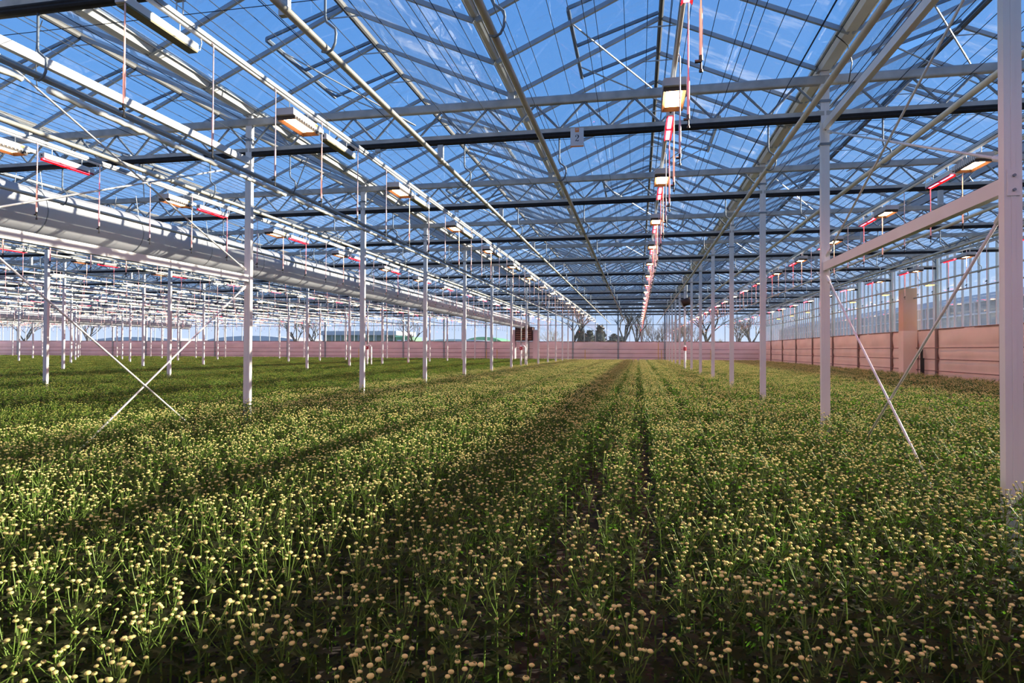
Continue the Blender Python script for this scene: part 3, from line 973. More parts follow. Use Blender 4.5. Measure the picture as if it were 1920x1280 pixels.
# right wall -------------------------------------------------------------
wr = tag(empty('wall_right', (0, 0, 0)), 'long side wall of glass above salmon-lit film', None, kind='structure')
Y_SOLID = 6.8  # unseen solid stretch of wall up to here, added to shade the foreground
for k in range(2, 13):
    skirt_panel(YK(k) + 0.06, YK(k + 1) - 0.06, 'x', X_WALL, 0, Z_SK, M_SKIRT_R, wr, k, -1)
mb = MB(); mb.box(X_WALL - 0.05, X_WALL + 0.07, Y_BACK, Y_SOLID, 0, Z_GUT - 0.06); mb.build('insulated_panel', M_CONCRETE, wr)
skirt_panel(Y_SOLID + 0.02, YK(2) - 0.06, 'x', X_WALL, 0, Z_SK, M_SKIRT_R, wr, 99, -1)
mb = MB(); mb.box(X_WALL - 0.06, X_WALL + 0.04, Y_SOLID, Y_FAR, Z_SK - 0.02, Z_SK + 0.03); mb.build('sill_rail', M_RUST, wr)
mb = MB(); mb.box(X_WALL - 0.05, X_WALL + 0.05, Y_SOLID, Y_FAR, Z_GUT - 0.16, Z_GUT - 0.06); mb.build('eaves_rail', M_GALV, wr)
for zz in (0.66, 1.06, 1.46):
    mb = MB(); mb.path([(X_WALL - 0.13, YK(2) if zz != 0.66 else YK(2), zz + 0.17), (X_WALL - 0.13, Y_FAR - 0.3, zz + 0.17)], 0.014, 6); mb.build('wall_rail', M_RUST, wr)
y = Y_SOLID
yj = 0
while y < Y_FAR - 0.1:
    y2 = min(y + 0.5, Y_FAR)
    mb = MB(); mb.quad((X_WALL, y + 0.01, Z_SK + 0.03), (X_WALL, y2 - 0.01, Z_SK + 0.03), (X_WALL, y2 - 0.01, Z_GUT - 0.16), (X_WALL, y + 0.01, Z_GUT - 0.16))
    mb.build('wall_pane', M_WALLGLASS, wr)
    mb = MB(); mb.box(X_WALL - 0.045, X_WALL + 0.012, y2 - 0.02, y2 + 0.02, Z_SK + 0.03, Z_GUT - 0.16); mb.build('mullion', M_WHITE, wr)
    y = y2
for k in range(2, 13):
    wp = MB(); wp.box(X_WALL - 0.10, X_WALL - 0.02, YK(k) - 0.06, YK(k) + 0.06, Z_SK + 0.02, Z_GUT - 0.07); wp.build('wall_post', M_WALLPOST, wr)
    wp = MB(); wp.box(X_WALL - 0.105, X_WALL - 0.015, YK(k) - 0.07, YK(k) + 0.07, 0, Z_SK + 0.02); wp.build('wall_post_foot', M_DARKPOST, wr)
cl = tag(empty('wall_column', (X_WALL - 0.33, 26.2, 0)), 'tall square orange-lit column standing against the right wall', 'column')
mb = MB(); mb.box(-0.24, 0.24, -0.22, 0.22, 0, Z_SK); mb.build('lower_casing', M_SKIRT_R, cl)
mb = MB(); mb.box(-0.235, 0.235, -0.215, 0.215, Z_SK, H + 2.36); mb.build('upper_casing', M_COLUMN, cl)
for q, (yy, hh) in enumerate(((25.30, 1.24), (25.52, 1.62), (25.40, 1.60), (27.0, 1.62), (27.18, 1.24), (27.32, 0.9))):
    t = tag(empty('standpipe', (X_WALL - 0.16, yy, 0)), 'dark upright pipe beside the orange-lit wall column, %s from the camera' % ORD[q], 'pipe', 'dark standpipes at the wall column')
    mb = MB(); mb.path([(0, 0, 0), (0, 0, hh)], 0.022, 8); mb.build('riser', M_NOZZLE, t)
    mb = MB(); mb.path([(0, 0, hh), (0.03, 0.05 if q < 3 else -0.05, hh + 0.01)], 0.022, 8); mb.build('elbow', M_NOZZLE, t)
# long rail high on the wall and yellow lamps fixed to it
mb = MB(); mb.path([(X_WALL - 0.2, 10, H + 1.98), (X_WALL - 0.2, Y_FAR - 0.4, H + 1.98)], 0.022, 8)
tag(mb.build('wall_pipe', M_GPIPE), 'slim grey pipe running along the right wall glass', 'pipe')
for q, k in enumerate(range(5, 12)):
    t = tag(empty('yellow_wall_lamp', (X_WALL - 0.38, YK(k) - 0.2, H + 2.30)), 'small yellow glowing lamp at the top of right wall, %s from the camera' % ORD[q], 'lamp', 'yellow wall lamps')
    mb = MB(); mb.box(-0.10, 0.10, -0.22, 0.22, 0.0, 0.07); mb.build('casing', M_LAMPGREY, t)
    mb = MB(); mb.box(-0.085, 0.085, -0.20, 0.10, -0.02, -0.001); mb.build('glowing_lens', M_YLAMP, t)
    mb = MB(); mb.box(0.10, 0.28, -0.02, 0.02, 0.02, 0.05); mb.build('arm', M_GALV, t)

# far end wall -----------------------------------------------------------
wf = tag(empty('wall_back', (0, 0, 0)), 'far end wall of glass above pleated pink-lit film', None, kind='structure')
x = X_WALL
i = 0
while x > X_LEFT + 0.1:
    skirt_panel(x - 0.06, x - 3.94, 'y', Y_FAR, 0, Z_SK - 0.03, M_SKIRT, wf, 200 + i, -1)
    mb = MB(); mb.box(x - 0.07, x + 0.07, Y_FAR - 0.10, Y_FAR + 0.06, 0, Z_GUT); mb.build('end_post', M_WALLPOST, wf)
    for q in range(4):
        xa, xb = x - q * 1.0, x - (q + 1) * 1.0
        mb = MB(); mb.quad((xa - 0.01, Y_FAR, Z_SK), (xb + 0.01, Y_FAR, Z_SK), (xb + 0.01, Y_FAR, Z_GUT - 0.25), (xa - 0.01, Y_FAR, Z_GUT - 0.25)); mb.build('end_pane', M_ENDGLASS, wf)
        if q:
            mb = MB(); mb.box(xa - 0.022, xa + 0.022, Y_FAR - 0.04, Y_FAR + 0.02, Z_SK, Z_GUT - 0.2); mb.build('end_mullion', M_WALLPOST, wf)
    i += 1
    x -= 4.0
mb = MB(); mb.box(X_LEFT, X_WALL, Y_FAR - 0.06, Y_FAR + 0.03, Z_SK - 0.05, Z_SK + 0.01); mb.build('sill_rail', M_RUST, wf)
mb = MB(); mb.box(X_LEFT, X_WALL, Y_FAR - 0.05, Y_FAR + 0.03, Z_GUT - 0.28, Z_GUT - 0.1); mb.build('eaves_rail', M_ALU, wf)
mb = MB(); mb.box(X_LEFT, X_WALL, Y_FAR - 0.04, Y_FAR + 0.02, H + 2.22, H + 2.27); mb.build('transom', M_WALLPOST, wf)
for zz in (0.87, 1.23, 1.6):
    mb = MB(); mb.path([(X_LEFT, Y_FAR - 0.13, zz), (X_WALL - 0.3, Y_FAR - 0.13, zz)], 0.016, 6); mb.build('wall_rail', M_RUST, wf)
for ri, x in enumerate(RIDGES):
    mb = MB(); k = len(mb.v); mb.v += [(x - 2, Y_FAR, Z_GUT - 0.1), (x + 2, Y_FAR, Z_GUT - 0.1), (x, Y_FAR, Z_RIDGE)]; mb.face([0, 1, 2]); mb.build('gable_pane', M_ENDGLASS, wf)
for q, x in enumerate((-4.6, -0.02 + 1.75, 2.0, 6.1, -12.6, -13.6, -14.7, -25.2, -26.1)):
    t = tag(empty('yellow_standpipe', (x, Y_FAR - 0.3, 0)), 'thin yellow pipe standing against the far pink-lit wall, %s counted in the row' % ORD[q], 'pipe', 'yellow pipes at the far wall')
    mb = MB(); mb.path([(0, 0, 0), (0, 0, 1.55 if q != 1 else 2.2)], 0.026, 7); mb.build('riser', M_YELLOW, t)
    mb = MB(); mb.path([(0, 0, 1.2), (0, 0.12, 1.2)], 0.02, 6); mb.build('branch', M_YELLOW, t)

# left wall and wall behind the camera ----------------------------------
wlft = tag(empty('wall_left', (0, 0, 0)), 'far left side wall of glass above pink-lit film', None, kind='structure')
mb = MB(); mb.box(X_LEFT - 0.1, X_LEFT, Y_BACK, Y_FAR, 0, Z_SK); mb.build('skirt_film', M_SKIRT, wlft)
y = Y_BACK
while y < Y_FAR - 0.1:
    mb = MB(); mb.quad((X_LEFT, y, Z_SK), (X_LEFT, y + 4, Z_SK), (X_LEFT, y + 4, Z_GUT), (X_LEFT, y, Z_GUT)); mb.build('wall_pane', M_ENDGLASS, wlft)
    mb = MB(); mb.box(X_LEFT - 0.05, X_LEFT + 0.05, y - 0.05, y + 0.05, 0, Z_GUT); mb.build('wall_post', M_WALLPOST, wlft)
    y += 4
wn_ = tag(empty('wall_front', (0, 0, 0)), 'end wall behind the viewpoint, panel below and glass above', None, kind='structure')
mb = MB(); mb.box(X_LEFT, X_WALL, Y_BACK - 0.1, Y_BACK, 0, H + 1.6); mb.build('insulated_panel', M_CONCRETE, wn_)
mb = MB(); mb.quad((X_LEFT, Y_BACK, H + 1.6), (X_WALL, Y_BACK, H + 1.6), (X_WALL, Y_BACK, Z_GUT), (X_LEFT, Y_BACK, Z_GUT)); mb.build('wall_pane', M_ENDGLASS, wn_)

# ------------------------------------------------------------------ air unit at the far end of the duct
au = tag(empty('air_unit', (XR - 12.0, Y_FAR - 2.2, 0)), 'dark brown louvred air unit on pink pillars under the duct end', 'air unit')
mb = MB(); mb.box(-0.75, 0.75, -0.5, 0.9, Z_SK + 0.02, H + 2.0); mb.build('cabinet', M_MACHINE, au)
for q in range(6):
    z = Z_SK + 0.12 + q * 0.19
    mb = MB(); mb.prism([(-0.53, z), (-0.50, z + 0.10), (-0.505, z + 0.12), (-0.56, z + 0.02)], 'x', -0.68, 0.68); mb.build('louvre', M_RUST, au)
for s in (-1, 1):
    mb = MB(); mb.box(s * 1.0 - 0.2, s * 1.0 + 0.2, -0.3, 0.3, 0, H + 1.75); mb.build('pillar', M_SKIRT, au)
mb = MB(); mb.path([(0, -1.4, H + 2.22), (0, -0.4, H + 2.22), (0, 0.2, H + 1.9)], [0.42, 0.42, 0.5], 20); mb.build('collar', M_GPIPE, au, smooth=True)

# ------------------------------------------------------------------ numbered sign on the first girder
sg = tag(empty('number_sign', (-0.80, YK(1) - 0.09, Z_BOT + 0.02)), 'white plate numbered 2 hanging from the first girder', 'sign')
SW, SH = 0.088, 0.255
mb = MB(); mb.box(-SW, SW, -0.004, 0.0, -SH + 0.02, 0.0); mb.build('plate', M_SIGN, sg)
mb = MB(); mb.box(-SW, SW, -0.004, 0.0, -SH, -SH + 0.018); mb.build('orange_edge', M_ORANGE, sg)
mb = MB(); mb.box(-0.026, 0.026, -0.0065, -0.0042, -0.056, -0.002); lg = mb.build('orange_emblem', M_ORANGE, sg)
mb = MB()
for zx in (-0.012, 0.0, 0.012):
    mb.box(zx - 0.002, zx + 0.002, -0.0082, -0.0066, -0.034, -0.008)
mb.box(-0.018, 0.018, -0.0082, -0.0066, -0.024, -0.020)
mb.build('emblem_lines', M_SIGN, lg)


def numeral_two(h):
    """Serif 2: ball terminal, bowl, hairline diagonal, swelling foot; strokes as quads of changing width."""
    path = [(0.06, 0.72, .05), (0.05, 0.80, .07), (0.10, 0.90, .08), (0.22, 0.965, .06), (0.36, 0.96, .08), (0.47, 0.88, .16), (0.51, 0.74, .19), (0.45, 0.58, .15), (0.32, 0.42, .09), (0.18, 0.27, .06), (0.08, 0.14, .05)]
    mbx = MB()
    pts = [Vector((p[0] - 0.29, 0, p[1] - 0.5)) * h for p in path]
    k = 0
    L_, R_ = [], []
    for i, p in enumerate(pts):
        d = (pts[min(i + 1, len(pts) - 1)] - pts[max(i - 1, 0)]).normalized()
        n = Vector((-d.z, 0, d.x)) * path[i][2] * h * 0.5
        L_.append(p + n); R_.append(p - n)
    for i in range(len(pts) - 1):
        mbx.quad(L_[i], R_[i], R_[i + 1], L_[i + 1])
    foot = [(0.03, 0.02), (0.05, 0.13), (0.16, 0.19), (0.28, 0.16), (0.40, 0.12), (0.48, 0.14), (0.53, 0.24), (0.57, 0.24), (0.55, 0.08), (0.47, 0.01), (0.38, 0.0), (0.26, 0.05), (0.16, 0.08), (0.08, 0.02)]
    b = len(mbx.v)
    mbx.v += [((p - 0.29) * h, 0, (q - 0.5) * h) for p, q in foot]
    mbx.face(list(range(b, b + len(foot))))
    ball = [(0.12 + 0.075 * math.cos(a), 0.735 + 0.075 * math.sin(a)) for a in [2 * math.pi * q / 12 for q in range(12)]]
    b = len(mbx.v)
    mbx.v += [((p - 0.29) * h, 0, (q - 0.5) * h) for p, q in ball]
    mbx.face(list(range(b, b + 12)))
    return mbx


numeral_two(0.088).build('numeral', M_INK, sg, (0, -0.0055, -0.135))

# ------------------------------------------------------------------ irrigation risers and a circulation fan
for q, (x, y, lab) in enumerate(((XR - 0.2, 29.6, 'white standpipe with red valve beside the right post row'), (XR - 8.25, 32.3, 'white standpipe with red valve beside the first left post row'),
                                 (XR - 16.3, 31.2, 'white standpipe with red valve beside the second left post row'), (XR - 40.3, 26.0, 'white standpipe with red valve far left among the posts'))):
    t = tag(empty('irrigation_riser', (x, y, 0)), lab, 'pipe', 'white irrigation risers')
    mb = MB(); mb.path([(0, 0, 0), (0, 0, 1.75)], 0.05, 8); mb.build('riser', M_WHITE, t, smooth=True)
    mb = MB(); mb.path([(0, 0, 1.75), (0, 0, Z_PIPE)], 0.03, 8); mb.build('upper_pipe', M_WHITE, t, smooth=True)
    if q != 0:
        mb = MB(); mb.path([(0.22, 0, 0), (0.22, 0, 1.62), (0.14, 0, 1.72), (0, 0, 1.72)], 0.045, 8); mb.build('return_pipe', M_WHITE, t, smooth=True)
    mb = MB(); mb.path([(0, -0.02, 1.5), (0, -0.02, 1.66)], 0.075, 8); v = mb.build('valve', M_REDBODY, t)
    mb = MB(); mb.path([(0, -0.06, 1.58), (0, -0.16, 1.58)], 0.02, 6); mb.build('valve_stem', M_GALV, v)
fn = tag(empty('circulation_fan', (XR - 0.16, 29.0, H + 2.15)), 'dark drum fan hung high beside the right post row', 'fan')
mb = MB(); mb.path([(-0.22, 0, -0.06), (0.22, 0, 0.10)], 0.17, 16); mb.build('drum', M_MACHINE, fn, smooth=True)
mb = MB(); mb.path([(-0.24, 0, -0.07), (-0.22, 0, -0.06)], 0.185, 16); mb.build('rim', M_GPIPE, fn)
mb = MB(); mb.path([(0, 0, 0.1), (0, 0, Z_BOT - H - 2.15)], 0.02, 6); mb.build('drop_rod', M_GALV, fn)
mb = MB(); mb.path([(-0.1, 0, -0.1), (-0.08, 0, -0.3), (0.0, 0, -0.5)], 0.012, 5); mb.build('cable', M_NOZZLE, fn)

# ------------------------------------------------------------------ outside the end wall: trees, hedge, buildings
def bare_tree(name, x, y, h, r, lab, m, seed, levels=4, spread=0.55, trunk=0.35):
    rn = random.Random(seed)
    t = tag(empty(name, (x, y, -0.05)), lab, 'tree', 'bare trees beyond the end wall')
    tr, tw = MB(), MB()

    def grow(p, d, L, rad, lev):
        q = p + d * L
        mid = p + d * L * 0.5 + Vector((rn.uniform(-1, 1), rn.uniform(-1, 1), 0)) * L * 0.06
        tgt = tr if lev < 2 else tw
        tgt.path([p, mid, q], [rad, rad * 0.85, rad * 0.66], 5 if lev < 2 else 3, caps=False)
        if lev >= levels:
            return
        for _ in range(3 if lev else (4 if levels < 5 else 7)):
            a = rn.uniform(0, 2 * math.pi)
            nd = (d * rn.uniform(0.7, 1.1) + Vector((math.cos(a), math.sin(a), rn.uniform(-0.1, 0.35))) * spread).normalized()
            grow(p + d * L * rn.uniform(0.62, 1.0), nd, L * rn.uniform(0.58, 0.8), rad * 0.55, lev + 1)
    grow(Vector((0, 0, 0)), Vector((rn.uniform(-.1, .1), 0, 1)).normalized(), h * trunk, r, 0)
    tr.build('trunk', M_BARK, t); tw.build('twigs', m, t)
    return t


def at_px(u, y):
    """World x on the plane Y=y that shows at picture column u (used to survey the far background)."""
    a = (u - 960) / F_PX
    d = Vector((-math.sin(YAW), math.cos(YAW))) + a * Vector((math.cos(YAW), math.sin(YAW)))
    return d.x / d.y * y


for q, (u, y, h, r, lab, m, lev) in enumerate((
        (1076, 74, 9.0, 0.26, 'thick forked bare tree left of the dark conifer hedge', M_BARK, 4),
        (1173, 80, 9.5, 0.24, 'bare tree with stout trunk behind the middle of the end wall', M_BARK, 4),
        (1193, 84, 9.0, 0.20, 'slender leaning bare tree behind the centre lamp row end', M_BARK, 4),
        (1213, 92, 8.0, 0.11, 'pale thin bare tree behind the end wall centre', M_TWIG, 5),
        (1228, 88, 7.0, 0.10, 'thin bare tree just left of the right post row end', M_TWIG, 5),
        (1243, 93, 7.5, 0.11, 'thin bare tree behind the right post row end', M_TWIG, 5),
        (1262, 90, 7.5, 0.12, 'brown bare tree seen between the right posts', M_TWIG, 5),
        (1280, 86, 7.0, 0.12, 'brown twiggy tree behind the white standpipe', M_TWIG, 5),
        (1299, 92, 7.0, 0.12, 'brown twiggy tree just right of the white standpipe', M_TWIG, 5),
        (1328, 76, 9.0, 0.24, 'dark leaning bare tree seen right of the right post row', M_BARK, 4),
        (1352, 95, 4.5, 0.10, 'round tan bush with fine twigs by the right corner', M_TWIGTAN, 5),
        (1385, 88, 8.0, 0.14, 'twiggy bare tree near the right far corner', M_TWIG, 5),
        (1405, 85, 8.0, 0.16, 'bare tree at the right far corner', M_TWIG, 5),
        (1036, 86, 5.5, 0.09, 'pale feathery bare tree right of the air unit', M_TWIGTAN, 5),
        (772, 80, 8.0, 0.18, 'bare tree in front of the pale domed building', M_BARK, 4),
        (556, 82, 8.5, 0.20, 'bare tree left of the green office building', M_BARK, 4),
        (583, 84, 8.5, 0.20, 'bare tree beside the green office building', M_BARK, 4),
        (166, 76, 8.0, 0.20, 'bare tree behind the far left of the end wall', M_BARK, 4),
        (45, 78, 8.0, 0.20, 'bare tree at the leftmost edge behind the end wall', M_BARK, 4))):
    bare_tree('bare_tree', at_px(u, y), y, h * (1.0 if lev == 4 else 1.9), r, lab, m, 40 + q, lev, 0.55 if lev == 4 else 0.45, 0.35 if lev == 4 else 0.16)

for q, (u, y, h, w) in enumerate(((1090, 72, 3.9, 0.85), (1106, 73, 3.8, 1.0), (1125, 72, 4.4, 1.0), (1150, 76, 3.4, 1.0), (1163, 77, 3.2, 0.9))):
    rn = random.Random(300 + q)
    t = tag(empty('conifer_shrub', (at_px(u, y), y, -0.05)), 'dark clipped conifer beyond the end wall, %s from the forked tree' % ORD[q], 'shrub', 'conifers beyond the end wall')
    mb = MB()
    for c in range(420):
        z = h * rn.random() ** 0.8
        rr = w * (1 - 0.72 * (z / h) ** 2.2) * rn.uniform(0.75, 1.05)
        a = rn.uniform(0, 2 * math.pi)
        p = Vector((rr * math.cos(a), rr * math.sin(a), z))
        n1 = Vector((rn.uniform(-1, 1), rn.uniform(-1, 1), rn.uniform(-.3, 1))).normalized() * 0.28
        n2 = Vector((rn.uniform(-1, 1), rn.uniform(-1, 1), rn.uniform(-.3, 1))).normalized() * 0.28
        k = len(mb.v)
        mb.v += [tuple(p - n1 * 0.5), tuple(p + n2 * 0.6), tuple(p + n1)]
        mb.face([k, k + 1, k + 2])
    prof = [(w * 0.86 * (1 - 0.72 * (i / 6) ** 2.2), h * 0.97 * i / 6) for i in range(7)]
    mb.path([(0, 0, z) for _, z in prof], [max(r_, 0.05) for r_, _ in prof], 10)
    mb.build('foliage', M_CONIFER, t)
    mb = MB(); mb.path([(0, 0, 0), (0, 0, 0.5)], 0.12, 6); mb.build('trunk', M_BARK, t)

bl = tag(empty('office_building', (at_px(672, 100), 100, 0)), 'office building with dark green glass front beyond the end wall', 'building')
mb = MB(); mb.box(-6.6, 6.6, 0, 9, 0, 3.9); mb.build('body', M_GREENGLASS, bl)
mb = MB(); mb.box(-6.9, 6.9, -0.3, 9.2, 3.9, 4.6); mb.build('roof_edge', M_PALECLAD, bl)
for q in range(9):
    x = -6.4 + q * 1.6
    mb = MB(); mb.box(x - 0.06, x + 0.06, -0.12, 0.0, 0.2, 3.9); mb.build('window_frame', M_PALECLAD, bl)
mb = MB(); mb.box(-6.6, 6.6, -0.1, 0.0, 2.35, 2.5); mb.build('floor_band', M_PALECLAD, bl)
mb = MB(); mb.box(6.7, 9.2, 0, 6, 0, 3.6); mb.build('green_wing', M_GREENCLAD, bl)
for q in range(2):
    mb = MB(); mb.box(7.0 + q * 1.0, 7.7 + q * 1.0, -0.06, 0.0, 2.0, 3.1); mb.build('window', M_PALECLAD, bl)
for q, (u, y, w, h, m, lab) in enumerate(((850, 110, 9.0, 3.4, M_PALECLAD, 'pale low arched hall right of the green office building'), (470, 105, 10.5, 3.9, M_PALECLAD, 'pale arched hall left of the green office building'),
                                          (905, 128, 4.5, 4.2, M_GREENCLAD, 'light green arched hall behind the pale hall'), (250, 110, 12, 3.8, M_PALECLAD, 'pale low hall behind the far left posts'))):
    t = tag(empty('low_hall', (at_px(u, y), y, 0)), lab, 'building', 'low halls beyond the end wall')
    poly = [(-w, 0), (w, 0), (w, h * 0.6)] + [(w * math.cos(math.pi * i / 14), h * 0.6 + h * 0.4 * math.sin(math.pi * i / 14)) for i in range(1, 14)] + [(-w, h * 0.6)]
    mb = MB(); mb.prism(poly, 'y', 0, 12); mb.build('shell', m, t)
    mb = MB(); mb.box(-1.2, 1.2, -0.08, 0.0, 0, 2.4); mb.build('door', M_WALLPOST, t)

# neighbouring glasshouse along the right side
nb = tag(empty('neighbour_glasshouse', (X_WALL + 14.0, 8.0, 0)), 'blue-grey neighbouring glasshouse seen through the right wall', 'building')
mb = MB(); mb.box(0, 10, 0, 110, 0, 5.2); mb.build('glazed_side', M_NEIGH, nb)
for q in range(28):
    mb = MB(); mb.box(-0.12, 0.0, q * 4 - 0.06, q * 4 + 0.06, 0, 5.2); mb.build('side_post', M_PALECLAD, nb)
for zz in (1.2, 2.4, 3.3, 4.2, 5.1):
    mb = MB(); mb.box(-0.1, 0.0, 0, 110, zz, zz + 0.12); mb.build('side_rail', M_PALECLAD, nb)
for q in range(2):
    mb = MB(); mb.prism([(q * 5.0, 5.2), (q * 5.0 + 5.0, 5.2), (q * 5.0 + 2.5, 6.1)], 'y', 0, 110); mb.build('roof_ridge', M_NEIGH, nb)

# hedge strip east of the side wall
mb = MB()
rn = random.Random(5)
for c in range(9000):
    p = Vector((X_WALL + 5.5 + rn.uniform(0, 1.6), rn.uniform(8, 75), 1.7 * rn.random()))
    n1 = Vector((rn.uniform(-1, 1), rn.uniform(-1, 1), rn.uniform(-.3, 1))).normalized() * 0.22
    n2 = Vector((rn.uniform(-1, 1), rn.uniform(-1, 1), rn.uniform(-.3, 1))).normalized() * 0.22
    k = len(mb.v); mb.v += [tuple(p - n1), tuple(p + n2), tuple(p + n1)]; mb.face([k, k + 1, k + 2])
tag(mb.build('hedge_foliage', M_CONIFER), 'low dark hedge outside the right glass wall', 'hedge', None, 'stuff')

# ------------------------------------------------------------------ chrysanthemum crop
CROP = 0.75
LEAF_OUT = [(0.0, 0.03), (0.18, 0.07), (0.28, 0.28), (0.36, 0.09), (0.52, 0.37), (0.60, 0.12), (0.76, 0.26), (0.84, 0.10), (1.0, 0.0)]


def leaf_into(mb, base, az, L, rise, droop, fold, mi=0, outline=LEAF_OUT):
    ca, sa = math.cos(az), math.sin(az)
    b0 = len(mb.v)
    rows = []
    for t, w in outline:
        out = L * t * math.cos(droop * t * 0.6)
        up = L * (rise * t - droop * t * t * 0.6)
        c = Vector((base[0] + ca * out, base[1] + sa * out, base[2] + up))
        hw = L * w
        side = Vector((-sa, ca, 0))
        mb.v.append(tuple(c))
        if w > 0:
            mb.v.append(tuple(c + side * hw + Vector((0, 0, hw * fold)))); mb.v.append(tuple(c - side * hw + Vector((0, 0, hw * fold))))
            rows.append((len(mb.v) - 3, len(mb.v) - 2, len(mb.v) - 1))
        else:
            rows.append((len(mb.v) - 1,) * 3)
    for a, b in zip(rows, rows[1:]):
        if b[0] == b[1]:
            mb.face([a[0], b[0], a[1]], mi); mb.face([a[0], a[2], b[0]], mi)
        else:
            mb.face([a[0], b[0], b[1], a[1]], mi); mb.face([a[0], a[2], b[2], b[0]], mi)


def bud_into(mb, p, r, sides, eye, mi=(0, 1, 2), tilt=(0, 0)):
    """Flattened dome of packed petals on a green cup; 'eye' opens a dimple on top."""
    p = Vector(p)
    ax = Vector((tilt[0], tilt[1], 1)).normalized()
    a1 = ax.cross(Vector((0, 1, 0))).normalized(); a2 = ax.cross(a1)
    prof = [(0.35, -0.46, mi[1]), (0.84, -0.26, mi[1]), (1.0, 0.04, mi[0]), (0.84, 0.38, mi[0])] + ([(0.52, 0.48, mi[0]), (0.34, 0.32, mi[2])] if eye else [(0.45, 0.60, mi[0])])
    rings = []
    for rr, hh, m_ in prof:
        b = len(mb.v)
        for k in range(sides):
            t = 2 * math.pi * k / sides
            mb.v.append(tuple(p + (a1 * math.cos(t) + a2 * math.sin(t)) * rr * r + ax * hh * r))
        rings.append(b)
    for i in range(len(rings) - 1):
        for k in range(sides):
            k2 = (k + 1) % sides
            mb.face([rings[i] + k, rings[i] + k2, rings[i + 1] + k2, rings[i + 1] + k], prof[i + 1][2] if i else mi[1])
    mb.face([rings[-1] + k for k in range(sides)], prof[-1][2])


def plant_layout(seed):
    rn = random.Random(seed)
    st = {'leaves': [], 'buds': [], 'peds': []}
    nl = 22
    for i in range(nl):
        t = i / (nl - 1)
        st['leaves'].append((0.20 + 0.47 * t, i * 2.4 + rn.uniform(-.4, .4), rn.uniform(0.085, 0.115) * (1.0 - 0.42 * t), rn.uniform(0.05, 0.4), rn.uniform(0.5, 1.0), rn.uniform(0.1, 0.35)))
    nb = rn.choice((8, 9, 10, 11))
    for i in range(nb):
        a = i * 2.4 + rn.uniform(-.5, .5)
        if i == 0:
            rad, z = 0.01, CROP - 0.02 + rn.uniform(-.02, .02)
        else:
            rad = rn.uniform(0.025, 0.095)
            z = CROP - 0.005 - rad * 0.75 + rn.uniform(-.07, .045)
        z0 = 0.61 + 0.05 * rn.random() - (0.05 if rad > 0.06 else 0)
        r = rn.choice((0.0066, 0.0074, 0.0082, 0.0090))
        tip = (math.cos(a) * rad, math.sin(a) * rad, z)
        st['peds'].append(((0, 0, z0), (math.cos(a) * rad * 0.62, math.sin(a) * rad * 0.62, z0 + (z - z0) * 0.5), (tip[0], tip[1], z - r * 0.5)))
        st['buds'].append((tip, r, rn.random() < 0.35, (math.cos(a) * rad * 2, math.sin(a) * rad * 2)))
        if rn.random() < 0.8 and rad > 0.03:
            # a pair of tiny leaflets on the flower stalk
            st['leaves'].append((z0 + (z - z0) * 0.45, a + rn.uniform(-1, 1), 0.042, 0.6, 0.4, 0.2))
    return st


VARIANTS = [plant_layout(900 + i) for i in range(6)]
PARTS, GREEN = [], []
for st in VARIANTS:
    sm = MB(); sm.path([(0, 0, 0), (0.004, 0.002, 0.3), (0, 0, 0.63)], [0.0042, 0.0038, 0.003], 5, caps=False)
    for pd in st['peds']:
        sm.path(pd, [0.0019, 0.0016, 0.0016], 4, caps=False)
    me_stem = sm.mesh('stem', M_STEM)
    lm_all = MB(); leaf_ms = []
    for (z, az, L, rise, droop, fold) in st['leaves']:
        one = MB(); leaf_into(one, (0, 0, z), az, L, rise, droop, fold); leaf_ms.append(one.mesh('leaf', M_LEAF))
        leaf_into(lm_all, (0, 0, z), az, L, rise, droop, fold)
    bm_all = MB(); bud_ms = []
    for tip, r, eye, tl in st['buds']:
        one = MB(); bud_into(one, tip, r, 9, eye, tilt=tl); bud_ms.append(one.mesh('bud', [M_BUD, M_CALYX, M_DIMPLE], True))
        bud_into(bm_all, tip, r, 7, eye, tilt=tl)
    whole = MB()
    whole.path([(0, 0, 0.1), (0, 0, 0.63)], [0.004, 0.003], 3, 1, caps=False)
    for pd in st['peds']:
        whole.path([pd[0], pd[2]], [0.0019, 0.0016], 3, 1, caps=False)
    for (z, az, L, rise, droop, fold) in st['leaves']:
        leaf_into(whole, (0, 0, z), az, L, rise, droop, fold, 0)
    for tip, r, eye, tl in st['buds']:
        bud_into(whole, tip, r, 6, eye, (2, 3, 4), tl)
    green = MB()
    green.path([(0, 0, 0.1), (0, 0, 0.63)], [0.004, 0.003], 3, 1, caps=False)
    for pd in st['peds']:
        green.path([pd[0], pd[2]], [0.0019, 0.0016], 3, 1, caps=False)
    for (z, az, L, rise, droop, fold) in st['leaves']:
        leaf_into(green, (0, 0, z + 0.03), az, L * 1.05, rise, droop, fold, 0)
    for tip, r, eye, tl in st['buds']:
        bud_into(green, tip, r * 0.72, 6, False, (2, 2, 2), tl)
    GREEN.append(green.mesh('plant_in_green_bud', [M_LEAF, M_STEM, M_GREENBUD]))
    PARTS.append((me_stem, lm_all.mesh('foliage', M_LEAF), bm_all.mesh('buds', [M_BUD, M_CALYX, M_DIMPLE], True), leaf_ms, bud_ms,
                  whole.mesh('plant', [M_LEAF, M_STEM, M_BUD, M_CALYX, M_DIMPLE])))

